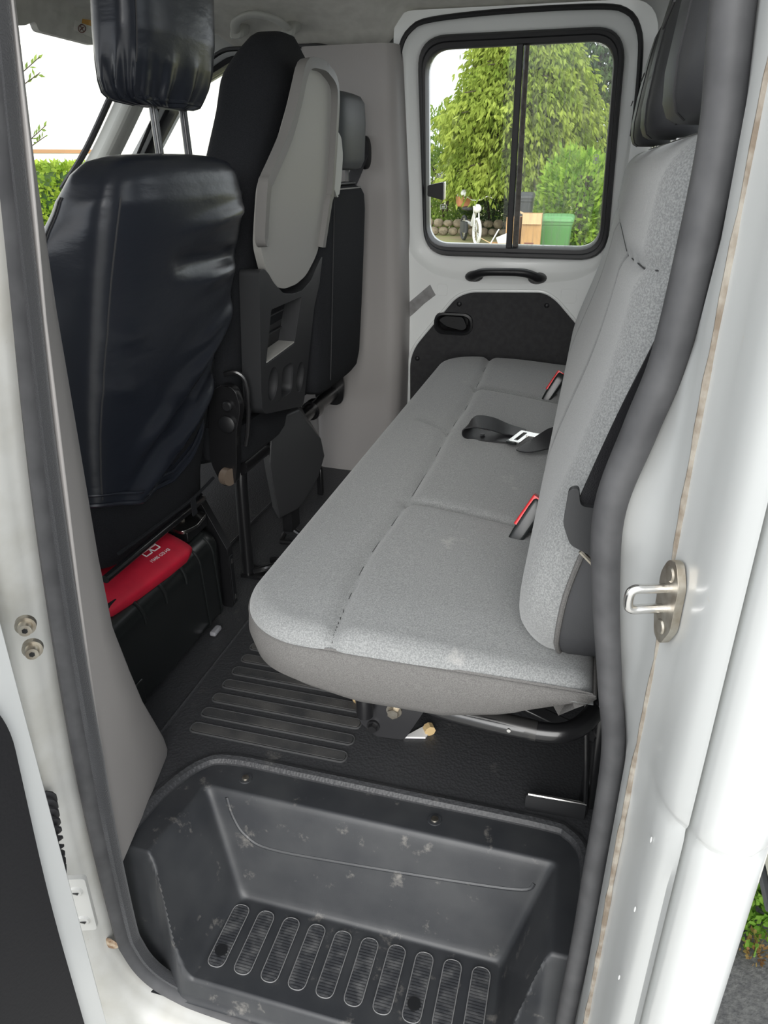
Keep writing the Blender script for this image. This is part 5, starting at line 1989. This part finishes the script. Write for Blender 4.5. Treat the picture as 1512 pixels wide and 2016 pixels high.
conifer('conifer_tree', -2.15, 20.5, 6.2, 0.35, lambda z: max(0.12, 2.05 - 0.47 * (z - 1.95)) if z > 1.95 else 1.85, 2600, 0.155, L_con, 'tall yellow-green conifer with drooping sprays seen through the sliding window')
conifer('dark_conifer', -0.55, 25.0, 9.0, 0.6, lambda z: max(0.15, 2.0 - 0.22 * (z - 0.6)), 1100, 0.17, L_dk, 'dark grey-green conifer behind the big yellow-green one')
bush('laurel_bush', (-0.42, 15.0, 0.20), (0.80, 0.8, 1.02), 5200, 0.15, 0.065, L_lau, 'glossy bright green laurel bush behind the green bin')
bush('laurel_bush', (0.45, 15.4, 0.05), (0.75, 0.8, 1.0), 3000, 0.15, 0.065, L_lau, 'glossy laurel bush at the edge of the window view beyond the bin')
bush('garden_shrub', (-4.3, 22.5, 0.4), (1.1, 0.9, 1.3), 3200, 0.16, 0.07, L_mid, 'loose mid green garden shrub beyond the moped', group='shrubs behind the stone wall')
bush('garden_shrub', (-3.0, 22.8, -0.1), (1.0, 0.8, 0.85), 2600, 0.16, 0.07, L_dk, 'low dark green garden shrub behind the stone wall', group='shrubs behind the stone wall')
bush('garden_shrub', (-1.9, 22.6, 0.05), (0.9, 0.8, 0.95), 2600, 0.16, 0.07, L_mid, 'green garden shrub behind the cardboard boxes', group='shrubs behind the stone wall')
bush('garden_shrub', (-5.6, 27.0, 0.9), (2.2, 1.2, 2.0), 3800, 0.22, 0.09, L_mid, 'broad green shrub at the far end of the garden', group='shrubs behind the stone wall')
bush('garden_shrub', (-2.4, 28.0, 0.6), (2.6, 1.2, 1.9), 4200, 0.22, 0.09, L_lau, 'broad bright shrub far behind the conifer trunk', group='shrubs behind the stone wall')

# low dry-stone wall
sw = thing('stone_wall', (-2.8, 20.9, GZ), 'low wall of rough brown stones behind the moped', 'wall')
for row in range(2):
    for k in range(14):
        x = -4.6 + 0.27 * k + 0.13 * row
        m1 = MB()
        hh = random.uniform(0.17, 0.24)
        m1.ball((x, 20.9 + random.uniform(-0.04, 0.04), GZ + 0.11 + 0.20 * row), 0.14, 9, 6, (random.uniform(0.95, 1.15), 0.9, hh / 0.26))
        m1.build('stone', M_stone, sw, angle=50)

# moped with terracotta basket
mo = thing('moped', (-2.86, 18.8, GZ), 'white moped with a terracotta basket parked in front of the stone wall', 'moped')
MO = Vector((-2.80, 18.6, GZ))
mfx = Vector((0.42, -0.90, 0)).normalized()


def mp_(a, s_, z):
    return MO + mfx * a + Vector((mfx.y, -mfx.x, 0)) * s_ + Vector((0, 0, z))


for a in (0.0, -1.15):
    m1 = MB()
    m1.tube([mp_(a + 0.27 * math.cos(t), 0, 0.30 + 0.27 * math.sin(t)) for t in [2 * PI * k / 28 for k in range(28)]], 0.035, 8, closed=True)
    w_ = m1.build('wheel', M_paper if a == 0 else M_binblack, mo)
    m1 = MB()
    for k in range(8):
        t = PI * k / 8
        m1.tube([mp_(a + 0.26 * math.cos(t), 0, 0.30 + 0.26 * math.sin(t)), mp_(a - 0.26 * math.cos(t), 0, 0.30 - 0.26 * math.sin(t))], 0.006, 4)
    m1.build('spokes', M_chrome, w_)
for s_ in (-0.06, 0.06):
    m1 = MB()
    m1.tube([mp_(0, s_, 0.30), mp_(-0.16, s_, 0.85)], 0.020, 8)
    m1.build('fork', M_chrome, mo)
m1 = MB()
m1.tube(smooth_path([mp_(-0.02, -0.34, 1.02), mp_(-0.12, -0.26, 1.06), mp_(-0.17, -0.1, 0.98), mp_(-0.17, 0.1, 0.98), mp_(-0.12, 0.26, 1.06), mp_(-0.02, 0.34, 1.02)], 5), 0.016, 8)
m1.build('handlebar', M_chrome, mo)
m1 = MB()
m1.tube([mp_(-0.15, 0, 0.80), mp_(-0.45, 0, 0.42), mp_(-0.95, 0, 0.45), mp_(-1.15, 0, 0.32)], 0.045, 10)
m1.build('frame', M_paper, mo)
m1 = MB()
m1.ball(mp_(-0.06, 0, 0.80), 0.10, 14, 9)
m1.build('headlamp', M_paper, mo)
m1 = MB()
m1.loft([superring(mp_(-0.85 + 0.02 * 0, 0, z), mfx, (0, 0, 1) if False else Vector((mfx.y, -mfx.x, 0)), 0.26 * k, 0.13 * k, 3, 24) for z, k in ((0.72, 0.8), (0.75, 1.0), (0.80, 0.95), (0.82, 0.6))])
m1.build('saddle', M_binblack, mo)
m1 = MB()
m1.loft([superring(mp_(-0.95, 0.10, z), mfx, Vector((mfx.y, -mfx.x, 0)), 0.17 * k, 0.17 * k, 5, 24) for z, k in ((0.80, 0.8), (0.82, 0.9), (1.02, 1.0), (1.03, 0.95))])
bk_ = m1.build('basket', M_terra, mo)
m1 = MB()
m1.ball(mp_(-0.95, 0.10, 1.08), 0.16, 14, 8, (1.1, 1.1, 0.7))
m1.build('white_bag', M_paper, bk_)
m1 = MB()
m1.loft([superring(mp_(-0.60, 0.16, z), mfx, Vector((mfx.y, -mfx.x, 0)), 0.22, 0.06, 3, 20) for z in (0.24, 0.48)])
m1.build('engine', M_binblack, mo)

# bins and boxes
def wheelie(name, x, y, w, top, mb_body, mb_lid, label):
    t = thing(name, (x, y, GZ), label, 'wheelie bin')
    d = w * 1.15
    m1 = MB()
    sec_ = lambda k: rrect(-w / 2 * k, -d / 2 * k, w / 2 * k, d / 2 * k, 0.05, 5)
    m1.loft([[(x + p[0], y + p[1], z) for p in sec_(k)] for z, k in ((GZ + 0.08, 0.76), (top - 0.10, 0.95), (top - 0.09, 1.0), (top - 0.03, 1.0))])
    m1.build('body', mb_body, t, angle=40)
    m1 = MB()
    m1.loft([[(x + p[0], y + p[1], z + 0.02 * (p[1] / d)) for p in sec_(k)] for z, k in ((top - 0.03, 1.06), (top + 0.0, 1.06), (top + 0.03, 0.98), (top + 0.045, 0.8))])
    m1.build('lid', mb_lid, t, angle=40)
    for s_ in (-1, 1):
        m1 = MB()
        m1.tube([(x + s_ * (w / 2 - 0.02), y + d / 2 - 0.06, GZ + 0.10), (x + s_ * (w / 2 - 0.07), y + d / 2 - 0.06, GZ + 0.10)], 0.10, 16)
        m1.build('wheel', M_binblack, t)
    m1 = MB()
    m1.tube([(x - w * 0.4, y + d / 2 + 0.04, top - 0.02), (x + w * 0.4, y + d / 2 + 0.04, top - 0.02)], 0.018, 8)
    m1.build('handle', mb_lid, t)
    return t


wheelie('wheelie_bin', -0.69, 13.3, 0.53, 0.20, M_bingreen, M_bingreen_d, 'green plastic wheelie bin beside the cardboard boxes')
wheelie('wheelie_bin', -1.37, 14.2, 0.40, 0.50, M_binblack, M_binblack, 'dark grey wheelie bin partly hidden behind the window post')


def carton(name, x, y, w, d, z0, z1, rz, label, open_top=False, print_=False):
    t = thing(name, (x, y, z0), label, 'cardboard box')
    R = Matrix.Rotation(rz, 3, 'Z')
    c = Vector((x, y, 0))
    m1 = MB()
    for a, b, sx_, sy_ in ((0, -d / 2, w, 0.012), (0, d / 2, w, 0.012), (-w / 2, 0, 0.012, d), (w / 2, 0, 0.012, d)):
        m1.box(c + R @ Vector((a, b, (z0 + z1) / 2)), (sx_, sy_, z1 - z0), R)
    m1.box(c + Vector((0, 0, z0 + 0.006)), (w, d, 0.012), R)
    if not open_top:
        m1.box(c + Vector((0, 0, z1 - 0.01)), (w, d, 0.012), R)
    bd = m1.build('carton_body', M_cardboard, t, smooth=False)
    if open_top:
        for a, b, wx_, wy_, ax in ((0, -d / 2 - 0.03, w, 0.16, 'X'), (-w / 2 - 0.06, 0, 0.16, d, 'Y')):
            m1 = MB()
            m1.box(c + R @ Vector((a, b, z1 - 0.07 if ax == 'X' else z1 + 0.02)), (wx_, wy_, 0.008), R @ Matrix.Rotation(math.radians(76 if ax == 'X' else 25), 3, ax))
            m1.build('flap', M_cardboard2, t, smooth=False)
    if print_:
        for zz_, l_ in ((0.32, 0.5), (0.26, 0.42), (0.21, 0.3), (0.15, 0.55)):
            m1 = MB()
            m1.box(c + R @ Vector((-0.02, -d / 2 - 0.0065, z1 - 0.75 + zz_)), (w * l_, 0.002, 0.022), R)
            m1.build('print_line', M_brown, bd, smooth=False)
        m1 = MB()
        m1.tube([c + R @ Vector((0.07 + 0.03 * math.cos(a), -d / 2 - 0.007, z1 - 0.60 + 0.03 * math.sin(a))) for a in [2 * PI * k / 16 for k in range(16)]], 0.004, 5, closed=True)
        m1.build('print_mark', M_brown, bd)
    return t


carton('cardboard_box', -1.03, 12.6, 0.29, 0.32, GZ, 0.30, 0.05, 'tall open cardboard box with printed lines next to the green bin', True, True)
carton('cardboard_box', -1.31, 12.7, 0.20, 0.30, GZ, 0.24, -0.1, 'narrow cardboard box behind the window post', False)
carton('cardboard_box', -1.32, 11.2, 0.30, 0.28, GZ, -0.02, 0.3, 'low cardboard box with white paper sticking out', True)
pp = thing('white_papers', (-1.36, 11.15, -0.05), 'crumpled white papers in the low cardboard box', 'paper')
m1 = MB()
m1.box((-1.42, 11.10, 0.06), (0.012, 0.10, 0.24), Matrix.Rotation(0.5, 3, 'Y'))
m1.build('sheet', M_paper, pp, smooth=False)
m1 = MB()
m1.box((-1.30, 11.15, 0.02), (0.16, 0.012, 0.14), Matrix.Rotation(-0.4, 3, 'Y'))
m1.build('sheet', M_paper, pp, smooth=False)

# white house beyond the windscreen
hA, hD, hN = Vector((-20, 13, 0)), Vector((0.802, 0.598, 0)), Vector((-0.598, 0.802, 0))
HB = lambda s_, w, z: hA + hD * s_ + hN * w + Vector((0, 0, z))
house = thing('white_house', HB(8, 0, GZ), 'large white rendered house beyond the windscreen', 'building')
m1 = MB()
HFr = lambda u, v, w: HB(u, w, v)
m1.plate([(-14, GZ), (14.2, GZ), (14.2, 9), (-14, 9)], [[(12.98, 3.0), (13.75, 3.0), (13.75, 4.4), (12.98, 4.4)][::-1], [(12.95, 1.0), (13.7, 1.0), (13.7, 2.0), (12.95, 2.0)][::-1]], HFr, 0.0, 0.4)
m1.build('facade', M_render, house, smooth=False)
m1 = MB()
m1.plate([(4, 1.25), (9.0, 1.25), (9.0, 1.33), (4, 1.33)], [], HFr, -0.05, 0.02)
m1.build('brick_band', M_brownband, house, smooth=False)
for (a, b, c, d) in ((12.98, 3.0, 13.75, 4.4), (12.95, 1.0, 13.7, 2.0)):
    m1 = MB()
    m1.plate([(a, b), (c, b), (c, d), (a, d)], [[(a + 0.07, b + 0.07), (a + 0.07, d - 0.07), ((a + c) / 2 - 0.03, d - 0.07), ((a + c) / 2 - 0.03, b + 0.07)], [((a + c) / 2 + 0.03, b + 0.07), ((a + c) / 2 + 0.03, d - 0.07), (c - 0.07, d - 0.07), (c - 0.07, b + 0.07)]], HFr, 0.15, 0.21)
    wf = m1.build('window', M_paper, house, smooth=False)
    for k in (0, 1):
        m1 = MB()
        x0 = a + 0.07 if k == 0 else (a + c) / 2 + 0.03
        x1 = (a + c) / 2 - 0.03 if k == 0 else c - 0.07
        m1.plate([(x0, b + 0.07), (x1, b + 0.07), (x1, d - 0.07), (x0, d - 0.07)], [], HFr, 0.17, 0.19)
        m1.build('pane', M_darkglass, wf, smooth=False)
m1 = MB()
m1.tube([HB(12.72, -0.08, GZ), HB(12.72, -0.08, 9)], 0.07, 10)
m1.build('downpipe', M_greypipe, house)
m1 = MB()
m1.plate([(12.9, 2.15), (14.1, 2.15), (14.1, 2.75), (12.9, 2.75)], [], HFr, -0.8, -0.76)
bl = m1.build('balcony', mat('pale_balcony_panel', (0.62, 0.65, 0.66), 0.6), house, smooth=False)
m1 = MB()
m1.plate([(12.9, 2.05), (14.1, 2.05), (14.1, 2.15), (12.9, 2.15)], [], HFr, -0.8, 0.0)
m1.build('balcony_slab', M_render, bl, smooth=False)
m1 = MB()
m1.tube([HB(12.9, -0.78, 2.85), HB(14.1, -0.78, 2.85)], 0.025, 8)
m1.build('balcony_rail', M_paper, bl)

# clipped hedge in front of the house
hg = thing('clipped_hedge', HB(8, -5, GZ), 'clipped bright green hedge in front of the white house', 'hedge')
m1 = MB()
for i in range(9000):
    s_ = random.uniform(3.5, 13.5)
    f = random.random()
    if f < 0.35:
        p = HB(s_, -5 + random.uniform(-0.45, 0.45), 0.93 + random.uniform(-0.05, 0.06))
    else:
        p = HB(s_, -5 - 0.45 + random.uniform(-0.06, 0.06), random.uniform(GZ, 0.95))
    leaf(m1, p, -hN * 0.6 + rv() + Vector((0, 0, 0.4)), rv(), 0.14, 0.08)
quick(m1, 'foliage', L_hed, hg)
m1 = MB()
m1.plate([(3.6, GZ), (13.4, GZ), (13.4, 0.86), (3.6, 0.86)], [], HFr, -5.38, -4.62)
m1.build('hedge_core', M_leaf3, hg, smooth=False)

# slender young tree whose twigs reach into the windscreen view
yt = thing('young_tree', (-4.55, 5.4, GZ), 'slender young tree with small twigs at the edge of the windscreen', 'tree')
m1 = MB()
m1.tube([(-4.58, 5.40, GZ), (-4.60, 5.40, 1.0), (-4.56, 5.40, 2.4)], [0.03, 0.022, 0.01], 8)
m1.build('trunk', M_bark, yt)
m2 = MB()
for (p0, p1) in (((-4.56, 5.40, 1.45), (-4.16, 5.50, 1.72)), ((-4.56, 5.40, 1.40), (-4.18, 5.50, 1.62)), ((-4.58, 5.40, 1.0), (-4.20, 5.49, 1.27)), ((-4.56, 5.4, 1.0), (-4.21, 5.49, 1.20))):
    m1 = MB()
    m1.tube([p0, p1], [0.006, 0.003], 5)
    m1.build('twig', M_bark, yt)
    for k in range(10):
        p = Vector(p0).lerp(Vector(p1), 0.4 + 0.06 * k)
        leaf(m2, p, Vector((0.5, 0.1, 0.6)) + rv() * 0.8, rv(), 0.06, 0.022)
quick(m2, 'leaves', L_mid, yt)

# load bed behind the cab and weeds on the ground below it
bd = thing('load_bed', (0.31, 1.55, 0.12), 'cream load bed front panel with black rail just behind the cab', 'load bed')
m1 = MB()
m1.box((0.315, 1.56, 0.525), (0.045, 1.70, 0.66))
m1.build('front_panel', M_cream, bd, bevel=0.006)
m1 = MB()
m1.box((0.315, 1.56, 0.184), (0.052, 1.71, 0.022))
m1.build('bottom_rail', M_binblack, bd, bevel=0.004)
wl = ['tall leafy weed growing below the load bed rail', 'broad-leaved weed in the middle of the clump behind the sill', 'small weed at the edge of the asphalt by the cab corner', 'low reddish weed in front of the green clump', 'spreading weed behind the corner of the cab', 'pale green weed at the rear of the clump', 'thin weed close to the white body corner']
for k, (x, y, h, n) in enumerate(((0.625, 1.55, 0.14, 40), (0.575, 1.50, 0.10, 40), (0.54, 1.41, 0.05, 24), (0.565, 1.36, 0.04, 24), (0.615, 1.45, 0.08, 40), (0.70, 1.66, 0.20, 30), (0.52, 1.50, 0.09, 24))):
    h, n = h * 1.4, n * 4
    t_ = thing('weed_plant', (x, y, GZ), wl[k], 'weed', 'weeds on the ground behind the cab')
    m1 = MB()
    for i in range(n):
        d = rv()
        d.z = abs(d.z) + 0.35
        p = Vector((x, y, GZ)) + Vector((d.x, d.y, d.z)) * h * random.uniform(0.15, 0.9)
        leaf(m1, p, d + rv() * 0.5, rv(), min(0.06, h * 0.3), min(0.03, h * 0.15))
    quick(m1, 'leaves', L_weed if k != 3 else leafmat('reddish_leaves', (0.20, 0.10, 0.05), (0.30, 0.25, 0.08), 20), t_)
    m1 = MB()
    m1.tube([(x, y, GZ), (x, y, GZ + h * 0.8)], 0.003, 5)
    m1.build('stem', M_weed, t_)
